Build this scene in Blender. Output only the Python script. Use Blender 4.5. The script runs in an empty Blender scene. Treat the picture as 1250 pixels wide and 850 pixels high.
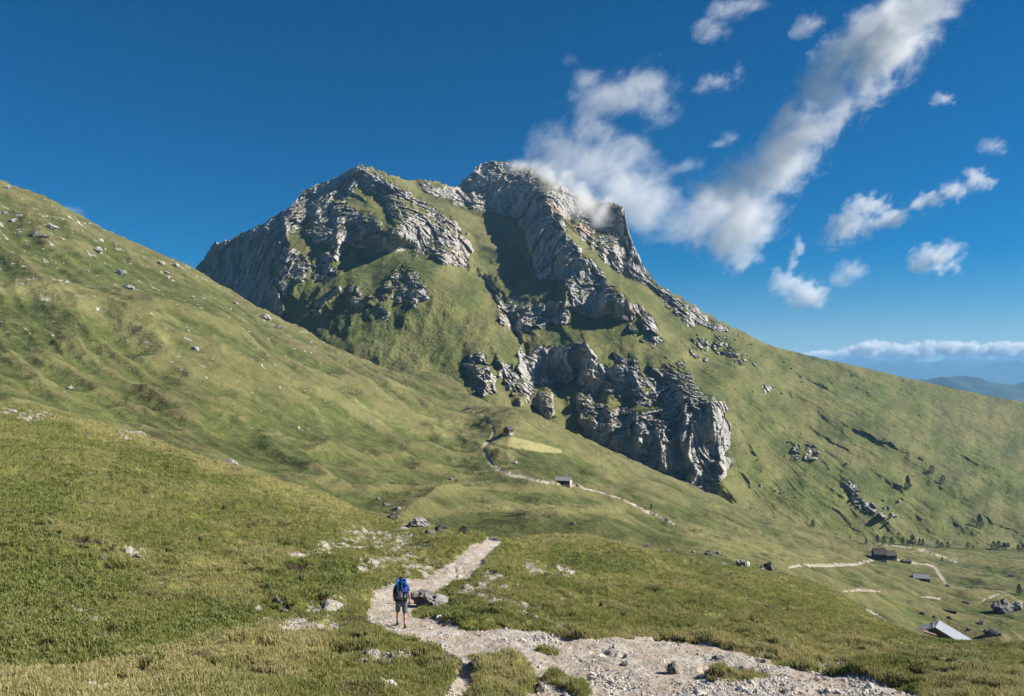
import bpy, bmesh, math, random, time
import numpy as np
from mathutils import Vector, Matrix
T0 = time.time()
random.seed(7); RNG = np.random.default_rng(11)
F = 981.0; CX = 625.0; HY = 455.0          # focal length in photo pixels, centre column, horizon row
SC = bpy.context.scene
COL = SC.collection
R = math.radians
SUN_AZ, SUN_EL = 89.0, 34.0                # degrees clockwise from the view direction / above horizon

# ------------------------------------------------------------------ noise
_P = np.random.default_rng(3).permutation(256).astype(np.int32)
_P = np.concatenate([_P, _P, _P])
_G = np.random.default_rng(4).normal(size=(256, 3)); _G /= np.linalg.norm(_G, axis=1)[:, None]
_G = _G.astype(np.float32)
_a = np.random.default_rng(5).uniform(0, 2*np.pi, 256)
_G2 = np.stack([np.cos(_a), np.sin(_a)], 1).astype(np.float32)

def n2(x, y, seed=0):
    x = np.asarray(x, np.float64) + seed*17.31; y = np.asarray(y, np.float64) + seed*9.73
    xi = np.floor(x); yi = np.floor(y)
    fx = (x-xi).astype(np.float32); fy = (y-yi).astype(np.float32)
    xi = xi.astype(np.int64) & 255; yi = yi.astype(np.int64) & 255
    u = fx*fx*fx*(fx*(fx*6-15)+10); v = fy*fy*fy*(fy*(fy*6-15)+10)
    def g(i, j):
        h = _P[_P[xi+i]+yi+j]
        gg = _G2[h]
        return gg[..., 0]*(fx-i)+gg[..., 1]*(fy-j)
    a = g(0, 0); b = g(1, 0); c = g(0, 1); d = g(1, 1)
    return ((a+u*(b-a))*(1-v)+(c+u*(d-c))*v)*1.5

def n3(x, y, z, seed=0):
    x = np.asarray(x, np.float64)+seed*17.31; y = np.asarray(y, np.float64)+seed*9.73; z = np.asarray(z, np.float64)+seed*5.17
    xi = np.floor(x); yi = np.floor(y); zi = np.floor(z)
    fx = (x-xi).astype(np.float32); fy = (y-yi).astype(np.float32); fz = (z-zi).astype(np.float32)
    xi = xi.astype(np.int64) & 255; yi = yi.astype(np.int64) & 255; zi = zi.astype(np.int64) & 255
    u = fx*fx*fx*(fx*(fx*6-15)+10); v = fy*fy*fy*(fy*(fy*6-15)+10); w = fz*fz*fz*(fz*(fz*6-15)+10)
    def g(i, j, k):
        gg = _G[_P[_P[_P[xi+i]+yi+j]+zi+k]]
        return gg[..., 0]*(fx-i)+gg[..., 1]*(fy-j)+gg[..., 2]*(fz-k)
    def pl(k):
        a = g(0, 0, k); b = g(1, 0, k); c = g(0, 1, k); d = g(1, 1, k)
        return (a+u*(b-a))*(1-v)+(c+u*(d-c))*v
    p0 = pl(0); p1 = pl(1)
    return (p0+(p1-p0)*w)*1.5

def fbm2(x, y, o=4, seed=0, g=.5):
    s = 0; a = 1; t = 0
    for i in range(o):
        s = s+a*n2(x*2**i, y*2**i, seed+i*3); t += a; a *= g
    return s/t*1.4
def rid2(x, y, o=4, seed=0, g=.5):
    s = 0; a = 1; t = 0
    for i in range(o):
        s = s+a*(1-2*np.abs(n2(x*2**i, y*2**i, seed+i*3))); t += a; a *= g
    return s/t
def fbm3(x, y, z, o=4, seed=0, g=.5):
    s = 0; a = 1; t = 0
    for i in range(o):
        s = s+a*n3(x*2**i, y*2**i, z*2**i, seed+i*3); t += a; a *= g
    return s/t*1.4
def rid3(x, y, z, o=4, seed=0, g=.5):
    s = 0; a = 1; t = 0
    for i in range(o):
        s = s+a*(1-2.4*np.abs(n3(x*2**i, y*2**i, z*2**i, seed+i*3))); t += a; a *= g
    return s/t
def facet3(x, y, z, seed=0):
    """Worley cells, each a randomly tilted plane: broken blocks"""
    x = x+seed*3.7; y = y+seed*7.9; z = z+seed*1.3
    xi = np.floor(x).astype(np.int64); yi = np.floor(y).astype(np.int64); zi = np.floor(z).astype(np.int64)
    best = np.full(x.shape, 9., np.float32); val = np.zeros(x.shape, np.float32); sec = np.full(x.shape, 9., np.float32)
    for i in (-1, 0, 1):
        for j in (-1, 0, 1):
            for k in (-1, 0, 1):
                a, b, c = xi+i, yi+j, zi+k
                h = _P[_P[_P[a & 255]+(b & 255)]+(c & 255)]; h2 = _P[h+37]; 
                gx = a+.5+_G[h, 0]*.45; gy = b+.5+_G[h, 1]*.45; gz = c+.5+_G[h, 2]*.45
                dx, dy, dz = x-gx, y-gy, z-gz
                d = dx*dx+dy*dy+dz*dz
                v = _G[h2, 0]*dx*1.3+_G[h2, 1]*dy*1.3+_G[h2, 2]*dz*1.3+_G[h2, 1]*.55
                m = d < best
                sec = np.where(m, best, np.minimum(sec, d))
                best = np.where(m, d, best).astype(np.float32); val = np.where(m, v, val).astype(np.float32)
    return val-.5*sstep(.10, 0., np.sqrt(sec)-np.sqrt(best))
def sstep(a, b, x):
    t = np.clip((x-a)/(b-a), 0, 1); return t*t*(3-2*t)

# ------------------------------------------------------------------ raster helpers (photo pixel frame)
def poly_dist(PX, PY, pts):
    """distance, side (+ = right of a line drawn downwards), arclength fraction"""
    best = np.full(PX.shape, 1e9, np.float32); side = np.ones(PX.shape, np.float32); tt = np.zeros(PX.shape, np.float32)
    pts = np.asarray(pts, float)[:, :2]
    L = np.hypot(*(pts[1:]-pts[:-1]).T); cum = np.concatenate([[0], np.cumsum(L)]); tot = cum[-1]
    for i in range(len(pts)-1):
        a = pts[i]; d = pts[i+1]-a; l2 = (d*d).sum()+1e-9
        vx = PX-a[0]; vy = PY-a[1]
        t = np.clip((vx*d[0]+vy*d[1])/l2, 0, 1)
        dd = np.hypot(vx-t*d[0], vy-t*d[1])
        m = dd < best
        best = np.where(m, dd, best)
        side = np.where(m, np.where(-(d[0]*vy-d[1]*vx) > 0, 1., -1.), side)
        tt = np.where(m, (cum[i]+t*L[i])/tot, tt)
    return best, side, tt
def in_poly(PX, PY, pts):
    c = np.zeros(PX.shape, bool)
    n = len(pts)
    for i in range(n):
        x0, y0 = pts[i][:2]; x1, y1 = pts[(i+1) % n][:2]
        if y0 == y1: continue
        c ^= ((PY < y0) != (PY < y1)) & (PX < (x1-x0)*(PY-y0)/(y1-y0)+x0)
    return c
def blur(a, s):
    r = max(1, int(round(s*1.0)))
    for _ in range(3):
        for ax in (0, 1):
            p = np.concatenate([np.repeat(np.take(a, [0], ax), r+1, ax), a, np.repeat(np.take(a, [-1], ax), r, ax)], ax)
            c = np.cumsum(p, ax, dtype=np.float64)
            n = a.shape[ax]
            a = ((np.take(c, range(2*r+1, 2*r+1+n), ax)-np.take(c, range(0, n), ax))/(2*r+1)).astype(np.float32)
    return a
def bil(img, x, y):
    h, w = img.shape
    x = np.clip(x, 0, w-1.001); y = np.clip(y, 0, h-1.001)
    xi = x.astype(int); yi = y.astype(int); fx = x-xi; fy = y-yi
    return (img[yi, xi]*(1-fx)+img[yi, xi+1]*fx)*(1-fy)+(img[yi+1, xi]*(1-fx)+img[yi+1, xi+1]*fx)*fy
def hermite(xk, yk, x):
    """Catmull-Rom along axis 0 of yk"""
    xk = np.asarray(xk, float); yk = np.asarray(yk, float)
    d = (yk[1:]-yk[:-1])/(xk[1:]-xk[:-1]).reshape((-1,)+(1,)*(yk.ndim-1))
    h = xk[1:]-xk[:-1]
    m = np.empty_like(yk); m[0] = d[0]; m[-1] = d[-1]
    hh = h.reshape((-1,)+(1,)*(yk.ndim-1))
    m[1:-1] = (d[:-1]*hh[1:]+d[1:]*hh[:-1])/(hh[1:]+hh[:-1])
    i = np.clip(np.searchsorted(xk, x)-1, 0, len(xk)-2)
    H = h[i]; t = ((x-xk[i])/H)
    sh = (-1,)+(1,)*(yk.ndim-1); t = t.reshape(sh); H = H.reshape(sh)
    t2 = t*t; t3 = t2*t
    return (2*t3-3*t2+1)*yk[i]+(t3-2*t2+t)*H*m[i]+(-2*t3+3*t2)*yk[i+1]+(t3-t2)*H*m[i+1]

# ------------------------------------------------------------------ object helpers
def tag(o, label=None, cat=None, group=None, kind=None):
    if label: o['label'] = label
    if cat: o['category'] = cat
    if group: o['group'] = group
    if kind: o['kind'] = kind
    return o
def mesh_np(name, verts, faces, mat=None, attrs=None, smooth=True, parent=None):
    me = bpy.data.meshes.new(name)
    nv, nf, k = len(verts), len(faces), faces.shape[1]
    me.vertices.add(nv); me.vertices.foreach_set('co', np.ascontiguousarray(verts, np.float32).ravel())
    me.loops.add(nf*k); me.loops.foreach_set('vertex_index', np.ascontiguousarray(faces, np.int32).ravel())
    me.polygons.add(nf); me.polygons.foreach_set('loop_start', np.arange(0, nf*k, k, dtype=np.int32))
    me.polygons.foreach_set('loop_total', np.full(nf, k, np.int32))
    me.update(calc_edges=True)
    me.polygons.foreach_set('use_smooth', np.full(nf, smooth))
    for an, av in (attrs or {}).items():
        at = me.attributes.new(an, 'FLOAT', 'POINT'); at.data.foreach_set('value', np.ascontiguousarray(av, np.float32).ravel())
    o = bpy.data.objects.new(name, me); COL.objects.link(o)
    if mat: me.materials.append(mat)
    if parent: o.parent = parent
    return o
def grid_faces(nr, nc):
    i = np.arange(nr*nc).reshape(nr, nc)
    return np.stack([i[:-1, :-1], i[:-1, 1:], i[1:, 1:], i[1:, :-1]], -1)
def sub_mesh(name, V, Fc, mask, mat, attrs):
    f = Fc[mask]; u, inv = np.unique(f, return_inverse=True)
    return mesh_np(name, V[u], inv.reshape(f.shape), mat, {k: v[u] for k, v in attrs.items()})
# ------------------------------------------------------------------ materials
class NT:
    def __init__(s, name):
        s.m = bpy.data.materials.new(name); s.m.use_nodes = True
        s.t = s.m.node_tree; s.t.nodes.clear()
        s.out = s.n('ShaderNodeOutputMaterial')
        s.co = s.n('ShaderNodeTexCoord').outputs['Object']
    def n(s, ty, **kw):
        nd = s.t.nodes.new(ty)
        for k, v in kw.items(): setattr(nd, k, v)
        return nd
    def set(s, sock, v):
        if isinstance(v, bpy.types.NodeSocket): s.t.links.new(v, sock)
        elif isinstance(v, (tuple, list)) and len(v) == 3 and sock.type == 'RGBA': sock.default_value = (*v, 1)
        else: sock.default_value = v
    def noise(s, scale, detail=3, rough=.55, co=None, dist=0, typ='FBM'):
        nd = s.n('ShaderNodeTexNoise'); nd.noise_type = typ
        s.set(nd.inputs['Vector'], co or s.co); nd.inputs['Scale'].default_value = scale
        nd.inputs['Detail'].default_value = detail; nd.inputs['Roughness'].default_value = rough
        nd.inputs['Distortion'].default_value = dist
        return nd.outputs['Fac']
    def voro(s, scale, co=None, feat='F1', out='Distance'):
        nd = s.n('ShaderNodeTexVoronoi', feature=feat); s.set(nd.inputs['Vector'], co or s.co)
        nd.inputs['Scale'].default_value = scale; return nd.outputs[out]
    def ramp(s, f, a, b, c0=0., c1=1.):
        nd = s.n('ShaderNodeMapRange'); nd.interpolation_type = 'SMOOTHSTEP'
        s.set(nd.inputs[0], f); nd.inputs[1].default_value = a; nd.inputs[2].default_value = b
        nd.inputs[3].default_value = c0; nd.inputs[4].default_value = c1
        return nd.outputs[0]
    def math(s, op, a, b=0., clamp=False):
        nd = s.n('ShaderNodeMath', operation=op); nd.use_clamp = clamp
        s.set(nd.inputs[0], a); s.set(nd.inputs[1], b); return nd.outputs[0]
    def mix(s, f, a, b, mode='MIX'):
        nd = s.n('ShaderNodeMix', data_type='RGBA', blend_type=mode)
        s.set(nd.inputs[0], f); s.set(nd.inputs[6], a); s.set(nd.inputs[7], b); return nd.outputs[2]
    def attr(s, name, o='Fac'):
        return s.n('ShaderNodeAttribute', attribute_name=name).outputs[o]
    def mapping(s, scale=(1, 1, 1), rot=(0, 0, 0), co=None):
        nd = s.n('ShaderNodeMapping'); s.set(nd.inputs[0], co or s.co)
        nd.inputs['Scale'].default_value = scale; nd.inputs['Rotation'].default_value = rot; return nd.outputs[0]
    def bump(s, h, dist, strength=1., normal=None):
        nd = s.n('ShaderNodeBump'); s.set(nd.inputs['Height'], h); nd.inputs['Distance'].default_value = dist
        nd.inputs['Strength'].default_value = strength
        if normal: s.set(nd.inputs['Normal'], normal)
        return nd.outputs[0]
    def bsdf(s, col, rough=.9, normal=None, spec=.2, metal=0., **kw):
        b = s.n('ShaderNodeBsdfPrincipled'); s.set(b.inputs['Base Color'], col); s.set(b.inputs['Roughness'], rough)
        b.inputs['Specular IOR Level'].default_value = spec; b.inputs['Metallic'].default_value = metal
        if normal: s.set(b.inputs['Normal'], normal)
        for k, v in kw.items(): s.set(b.inputs[k.replace('_', ' ')], v)
        s.t.links.new(b.outputs[0], s.out.inputs[0]); return s.m

def land_mat(name, k, sat=1., val=1., gb=1.):
    """grass / rock / bare earth mixed by the sheet's attributes; k = size of the finest grain in metres"""
    t = NT(name)
    rock = t.attr('rock'); tone = t.attr('tone'); dry = t.attr('dry')
    g1 = t.noise(.9/k, 4, .65); g2 = t.noise(.16/k, 4, .6); g3 = t.noise(.03/k, 3, .55)
    green = t.mix(t.ramp(g2, .35, .65), (.078, .100, .020), (.130, .145, .034))
    olive = t.mix(t.ramp(g1, .3, .7), (.150, .148, .044), (.215, .196, .070))
    d = t.math('ADD', dry, t.math('MULTIPLY', t.math('SUBTRACT', g3, .5), 1.6))
    grass = t.mix(t.ramp(d, .1, .95), green, olive)
    grass = t.mix(t.ramp(g1, .42, .68, .0, .55), grass, (.030, .042, .012))       # gaps between tufts, sedge
    grass = t.mix(t.math('MULTIPLY', t.ramp(t.noise(.09/k, 4, .7), .56, .74), .45), grass, (.13, .098, .05))  # heather / brown herbs
    hs = t.n('ShaderNodeHueSaturation'); t.set(hs.inputs['Color'], grass)
    t.set(hs.inputs['Value'], t.math('ADD', 1.0, t.math('MULTIPLY', tone, .75))); hs.inputs['Saturation'].default_value = sat
    hs2 = t.n('ShaderNodeHueSaturation'); t.set(hs2.inputs['Color'], hs.outputs[0]); hs2.inputs['Value'].default_value = val; grass = hs2.outputs[0]
    grass = t.mix(t.ramp(t.math('ADD', t.attr('mown'), t.math('MULTIPLY', t.math('SUBTRACT', g1, .5), .4)), .2, .8), grass, (.30, .275, .125))
    grass = t.mix(t.ramp(t.math('ADD', t.attr('peat'), t.math('MULTIPLY', t.math('SUBTRACT', g1, .5), .6)), .3, .6), grass, (.055, .040, .028))
    zco = t.mapping((1, 1, .35))
    r1 = t.noise(.05/k*2, 5, .62, zco); r2 = t.noise(.8/k, 4, .7); r3 = t.noise(.012/k*2, 3, .5)
    rc = t.mix(t.ramp(r1, .33, .66), (.27, .26, .248), (.43, .41, .38))
    rc = t.mix(t.ramp(r2, .45, .75, 0, .5), rc, (.20, .193, .185))
    rc = t.mix(t.math('MULTIPLY', t.ramp(r3, .52, .68), t.math('ADD', .25, t.attr('warm'))), rc, (.40, .27, .19))
    rf = t.ramp(t.math('ADD', rock, t.math('MULTIPLY', t.math('SUBTRACT', t.noise(.35/k, 5, .7), .5), .9)), .42, .58)
    col = t.mix(rf, grass, rc)
    earth = t.attr('earth')
    ef = t.ramp(t.math('ADD', earth, t.math('MULTIPLY', t.math('SUBTRACT', t.noise(.5/k, 5, .75), .5), 1.0)), .45, .60)
    ec = t.mix(t.ramp(r2, .35, .65), (.24, .205, .165), (.46, .425, .375))
    col = t.mix(ef, col, ec)
    hg = t.math('MULTIPLY', g1, k*1.1*gb)
    hg = t.math('ADD', hg, t.math('MULTIPLY', g2, k*3.4*gb))
    hr = t.math('ADD', t.math('MULTIPLY', t.noise(.22/k, 5, .65, t.mapping((1, 1, .5)), typ='RIDGED_MULTIFRACTAL') if False else t.noise(.30/k, 6, .68, t.mapping((1, 1, .4))), k*1.3), t.math('MULTIPLY', t.voro(.25/k, zco), k*.7))
    nd = t.n('ShaderNodeMix', data_type='FLOAT'); t.set(nd.inputs[0], rf); t.set(nd.inputs[2], hg); t.set(nd.inputs[3], hr)
    nrm = t.bump(nd.outputs[0], 1.0, 1.)
    return t.bsdf(col, .95, nrm, .12)
# ------------------------------------------------------------------ depth tables (photo row at given depths)
def table(cols, knots, rows):
    """rows[px] = list of (depth, row) -> Z at knots, hermite over columns"""
    px = sorted(cols); Z = []
    for p in px:
        ys, rs = zip(*cols[p]); ys = np.array(ys, float); rs = np.array(rs, float)
        z = -(rs-HY)/F*ys
        Z.append(hermite(np.log(ys), z, np.log(knots)) if len(ys) > 2 else np.interp(knots, ys, z))
    return np.array(px, float), np.array(Z)

# columns and rows of the foreground sheet
TA = {
 -500: [(1.5,1300),(6,1050),(14,820),(18,745),(27,650),(45,555),(65,510),(90,480),(120,460),(160,455),(200,470),(260,520)],
 -200: [(1.5,1400),(6,1100),(14,845),(18,772),(27,682),(45,585),(65,535),(90,502),(120,478),(160,476),(200,492),(260,540)],
 0:    [(1.5,1500),(6,1150),(14,850),(18,800),(27,712),(45,612),(65,560),(90,522),(120,495),(160,498),(200,522),(260,570)],
 125:  [(1.5,1550),(6,1180),(14,862),(18,815),(27,736),(45,640),(65,588),(90,548),(125,520),(160,526),(200,548),(260,590)],
 250:  [(1.5,1600),(6,1200),(15,850),(18,822),(27,752),(45,665),(65,617),(90,580),(120,562),(160,570),(200,592),(260,630)],
 370:  [(1.5,1600),(6,1200),(15,862),(18,836),(27,762),(45,684),(65,640),(90,610),(112,597),(150,608),(200,640),(260,680)],
 480:  [(1.5,1600),(6,1200),(15,880),(18,848),(27,768),(45,700),(65,662),(85,640),(100,634),(130,645),(170,680),(260,740)],
 540:  [(1.5,1600),(6,1200),(15,882),(18,850),(27,770),(45,700),(60,665),(75,648),(88,646),(120,660),(170,700),(260,760)],
 600:  [(1.5,1600),(6,1200),(15,882),(18,850),(27,772),(45,700),(60,668),(70,659),(82,660),(120,674),(170,705),(260,770)],
 700:  [(1.5,1600),(6,1200),(15,882),(18,850),(27,775),(45,722),(65,692),(90,670),(112,658),(140,661),(180,690),(260,760)],
 850:  [(1.5,1600),(6,1200),(15,882),(18,850),(27,780),(45,744),(65,724),(90,706),(120,690),(140,686),(180,700),(260,760)],
 1000: [(1.5,1600),(6,1200),(15,880),(18,848),(27,793),(45,768),(65,752),(90,738),(120,724),(145,716),(180,724),(260,790)],
 1120: [(1.5,1600),(6,1200),(15,876),(18,848),(27,807),(45,793),(65,785),(90,779),(110,776),(135,781),(180,815),(260,880)],
 1250: [(1.5,1600),(6,1200),(15,872),(18,850),(27,820),(45,803),(65,794),(80,790),(100,794),(135,815),(180,860),(260,930)],
 1450: [(1.5,1600),(6,1200),(15,872),(18,852),(27,828),(45,814),(65,808),(80,808),(100,815),(135,840),(180,890),(260,960)],
 1750: [(1.5,1600),(6,1200),(15,872),(18,856),(27,838),(45,828),(65,826),(80,830),(100,840),(135,865),(180,910),(260,990)],
}
TB = {
 -500: [(120,560),(150,500),(200,440),(250,400),(300,350),(400,260),(500,180),(600,120),(650,100),(750,105),(850,130),(1000,170)],
 -200: [(120,590),(150,535),(200,480),(250,450),(300,410),(400,325),(500,240),(600,175),(650,155),(750,160),(850,185),(1000,220)],
 0:    [(120,620),(150,565),(200,520),(250,492),(300,455),(400,380),(500,303),(600,244),(660,224),(750,230),(850,250),(1000,290)],
 60:   [(120,630),(150,580),(200,540),(250,511),(300,472),(400,396),(500,323),(600,270),(665,250),(750,256),(850,276),(1000,310)],
 125:  [(120,650),(150,595),(200,560),(250,530),(300,492),(400,420),(500,352),(600,307),(680,283),(750,286),(850,300),(1000,335)],
 235:  [(120,670),(150,625),(200,592),(250,560),(300,527),(400,462),(500,407),(600,366),(680,340),(750,332),(850,337),(1000,360)],
 340:  [(120,690),(150,645),(200,620),(250,591),(300,565),(400,511),(500,471),(600,436),(700,412),(800,397),(870,396),(1000,404)],
 440:  [(120,720),(150,672),(200,642),(250,617),(300,593),(400,550),(500,512),(600,485),(700,464),(800,450),(900,441),(1000,441)],
 560:  [(120,740),(150,700),(200,665),(250,642),(300,623),(400,592),(500,558),(600,528),(700,500),(780,480),(850,468),(1000,480)],
 625:  [(120,750),(150,705),(200,672),(250,650),(300,632),(400,597),(480,563),(560,524),(620,508),(680,502),(850,515),(1000,540)],
 690:  [(120,750),(150,705),(200,674),(250,656),(300,640),(400,612),(480,587),(560,556),(640,534),(700,527),(850,545),(1000,570)],
 760:  [(120,750),(150,710),(200,682),(250,665),(300,650),(400,630),(500,610),(600,588),(690,568),(740,563),(850,575),(1000,600)],
 840:  [(120,760),(150,720),(200,697),(250,681),(300,669),(400,650),(500,632),(600,615),(700,599),(740,597),(850,606),(1000,630)],
 950:  [(120,790),(150,750),(200,722),(250,705),(300,693),(400,677),(500,665),(600,652),(700,643),(800,637),(880,637),(1000,650)],
 1080: [(120,900),(150,845),(200,792),(250,765),(300,743),(400,713),(500,696),(600,684),(700,674),(850,664),(950,660),(1200,672)],
 1160: [(120,930),(150,870),(200,815),(250,790),(300,771),(400,738),(500,712),(600,697),(700,684),(850,670),(960,664),(1200,672)],
 1250: [(120,950),(150,890),(200,840),(250,806),(300,783),(400,748),(500,722),(600,704),(700,690),(850,675),(960,668),(1200,672)],
 1450: [(120,970),(150,910),(200,860),(250,826),(300,800),(400,763),(500,736),(600,717),(700,702),(850,686),(960,678),(1200,676)],
 1750: [(120,990),(150,930),(200,880),(250,846),(300,820),(400,783),(500,756),(600,737),(700,722),(850,706),(960,695),(1200,690)],
}
def tab_eval(T, px, Yr, kn):
    pxk, Z = table(T, kn, None)
    Zc = hermite(np.log(kn), Z.T, np.log(Yr))          # rows x tablecols
    return hermite(pxk, Zc.T, px).T                     # rows x px
def rows_between(a, b, n, p):
    return np.linspace(a**p, b**p, n)**(1/p)
class Sheet: pass
def sheet(T, px, Yr, kn):
    s = Sheet(); s.px = px; s.Y = Yr
    s.Z = tab_eval(T, px, Yr, kn)
    s.PX, s.YY = np.meshgrid(px, Yr)
    s.X = (s.PX-CX)/F*s.YY
    return s
def finish(s):
    s.PY = HY-s.Z/s.YY*F
    s.minpy = np.minimum.accumulate(s.PY, 0)
    s.vis = s.PY <= s.minpy+.6
def hit(s, px, py):
    """first point of the sheet seen at photo pixel (px, py)"""
    j = np.interp(px, s.px, np.arange(len(s.px))); j0 = int(j); f = j-j0; j1 = min(j0+1, len(s.px)-1)
    col = s.PY[:, j0]*(1-f)+s.PY[:, j1]*f
    k = np.argmax(col <= py)
    if col[k] > py: return None
    if k == 0: k = 1
    t = (col[k-1]-py)/(col[k-1]-col[k]+1e-9); t = min(max(t, 0), 1)
    Y = s.Y[k-1]*(1-t)+s.Y[k]*t
    zc = s.Z[:, j0]*(1-f)+s.Z[:, j1]*f
    return Vector(((px-CX)/F*Y, Y, zc[k-1]*(1-t)+zc[k]*t))
def ground_z(s, x, y):
    j = np.interp(x/y*F+CX, s.px, np.arange(len(s.px))); i = np.interp(y, s.Y, np.arange(len(s.Y)))
    return float(bil(s.Z, np.array([j]), np.array([i]))[0])

COLS = np.concatenate([np.arange(-500, -24, 12), np.arange(-24, 1275, 1.15), np.arange(1276, 1760, 12)])
KA = np.array([1.5, 4, 6, 9, 12, 15, 18, 22, 27, 35, 45, 55, 65, 77, 90, 105, 120, 140, 160, 180, 200, 230, 260.])
KB = np.array([120, 150, 175, 200, 225, 250, 275, 300, 350, 400, 450, 500, 560, 600, 650, 700, 740, 780, 850, 920, 1000, 1100, 1200.])
SA = sheet(TA, COLS, np.concatenate([np.linspace(1.5, 13.5, 40), rows_between(13.6, 260, 640, -.55)]), KA)
SB = sheet(TB, COLS, rows_between(120, 1200, 520, -.35), KB)

# ---- photo-space strokes: (points with radius, ...) evaluated where the sheet is visible
def stroke(PX, PY, pts, soft=.6):
    """0..1 mask of a polyline whose points carry (x, y, halfwidth); y distances count more because the ground is foreshortened"""
    x0 = min(p[0]-p[2]*2 for p in pts); x1 = max(p[0]+p[2]*2 for p in pts)
    y0 = min(p[1]-p[2]*2 for p in pts); y1 = max(p[1]+p[2]*2 for p in pts)
    M = np.zeros(PX.shape, np.float32); bb = (PX > x0) & (PX < x1) & (PY > y0) & (PY < y1)
    if not bb.any(): return M
    x = PX[bb]; y = PY[bb]; best = np.full(x.shape, 9., np.float32)
    P = np.array(pts, float)
    for a, b in zip(P[:-1], P[1:]):
        d = b[:2]-a[:2]; t = np.clip(((x-a[0])*d[0]+(y-a[1])*d[1])/((d*d).sum()+1e-9), 0, 1)
        w = a[2]*(1-t)+b[2]*t
        best = np.minimum(best, np.hypot(x-a[0]-t*d[0], y-a[1]-t*d[1])/w)
    M[bb] = 1-sstep(1-soft, 1+soft, best)
    return M
def strokes(s, lst, soft=.6):
    M = np.zeros(s.PX.shape, np.float32)
    for p in lst: M = np.maximum(M, stroke(s.PX, s.PY, p, soft))
    return M*s.vis

finish(SA); finish(SB)
# ================= foreground sheet
PATH_A = [[(604,661,7.5),(588,671,9.5),(572,684,11),(545,700,11.5),(515,716,13),(490,731,19),(474,746,24),(480,757,19),(505,766,14),(540,775,14),(575,784,13)],
          [(500,768,10),(530,784,7),(560,796,9),(572,815,9),(556,850,12)]]
GRAVEL_P = [(520,764),(560,768),(620,766),(700,777),(780,775),(870,784),(935,800),(952,812),(1000,820),(1060,830),(1120,846),(1150,870),(630,870),(655,838),(650,815),(620,798),(565,794),(520,780)]
TURF_P = [[(672,826,7),(700,836,9),(712,842,7)],[(868,826,5),(900,824,6),(930,822,7)],[(590,804,10),(615,822,20),(625,845,20)],[(655,790,2),(680,794,2)]]
BARE_A = [[(575,728,5),(620,742,4),(655,752,4)],[(380,745,14),(420,742,7)],[(350,690,6),(400,680,12),(455,668,14),(500,655,10)],[(430,655,12),(470,665,16),(520,672,8)],
          [(440,700,8),(480,690,14),(520,688,10)],[(640,755,3),(690,768,4)],[(340,770,8),(420,764,4),(455,760,6)],[(600,700,12),(560,725,8),(650,712,6)],[(640,690,6),(700,700,3)],[(690,730,5),(730,745,4)],
          [(300,735,4),(330,745,4)],[(160,680,8),(180,676,5)],[(180,705,9),(200,715,5)],[(90,745,4),(140,778,6)],[(420,800,5),(520,812,6)],[(390,845,9),(470,842,12)],[(110,840,8),(140,846,8)],[(150,530,8),(180,534,6)],[(0,500,6),(10,502,6)],[(25,510,8),(60,507,6)],
          [(1000,810,8),(1050,820,8)],[(860,812,8),(1000,822,10)],[(470,840,6),(520,825,5)]]
DARKG_A = [[(0,790,26),(80,780,30),(180,775,24),(250,760,22),(300,750,18)],[(0,740,60),(100,730,50)],[(60,600,30),(0,640,60)],[(330,740,10),(390,752,6)],[(680,684,12),(730,690,12),(780,690,9)],[(560,745,26),(540,755,18)],[(160,560,20),(220,575,18)],[(420,700,24),(340,720,18)],[(1120,790,30),(1200,795,18)]]
DRY_A = [[(0,838,16),(120,815,14),(250,790,12),(400,770,14),(330,820,30)],[(100,850,30),(300,845,30)],[(760,775,8),(900,790,8),(1050,806,8),(1250,830,12)],[(640,665,4),(720,660,4),(800,674,4)],[(250,570,10),(420,615,10),(100,515,10)],[(1050,790,14),(1200,800,8)],[(620,830,22),(590,815,14)],[(1150,845,14),(1250,850,14)]]
w = 0.
path = strokes(SA, PATH_A, .35)
gw = n2(SA.X*1.1, SA.YY*1.1, 36)*5
gp = in_poly(SA.PX+gw, SA.PY+gw*.6, GRAVEL_P).astype(np.float32)*SA.vis
path = np.maximum(path, gp)*(1-strokes(SA, TURF_P, .5))
bare = strokes(SA, BARE_A, .8)
darkg = strokes(SA, DARKG_A, .9); dryg = strokes(SA, DRY_A, .9)
X, Y = SA.X, SA.YY
rag = fbm2(X/1.0, Y/1.0, 5, 5, .68)
pathm = path+.75*rag*(path > .01)*(1-sstep(.85, 1, path)*.7)
islands = sstep(.25, .5, fbm2(X/2.2, Y/2.2, 3, 61))*sstep(.9, .3, path)
SA.path = np.clip(pathm-.25*islands, 0, 1)
SA.ispath = SA.path > .5
hum = fbm2(X/5., Y/5., 3, 1)*.42+fbm2(X/1.5, Y/1.5, 3, 2)*.22
tuss = np.maximum(rid2(X/.8, Y/.8, 3, 9, .55), 0)*.13
big = fbm2(X/22., Y/22., 3, 7)*1.1
nearf = sstep(9, 20, Y)
edge = sstep(0., .65, blur(SA.path.astype(np.float32), 3))
SA.Z += nearf*((hum+tuss)*(1-.85*edge)+big*sstep(22, 60, Y)*sstep(150,110,Y)) - .09*edge
SA.Z += edge*(fbm2(X/.9, Y/.9, 4, 21, .62)*.07+fbm2(X/4, Y/4, 2, 25)*.12)
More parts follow.
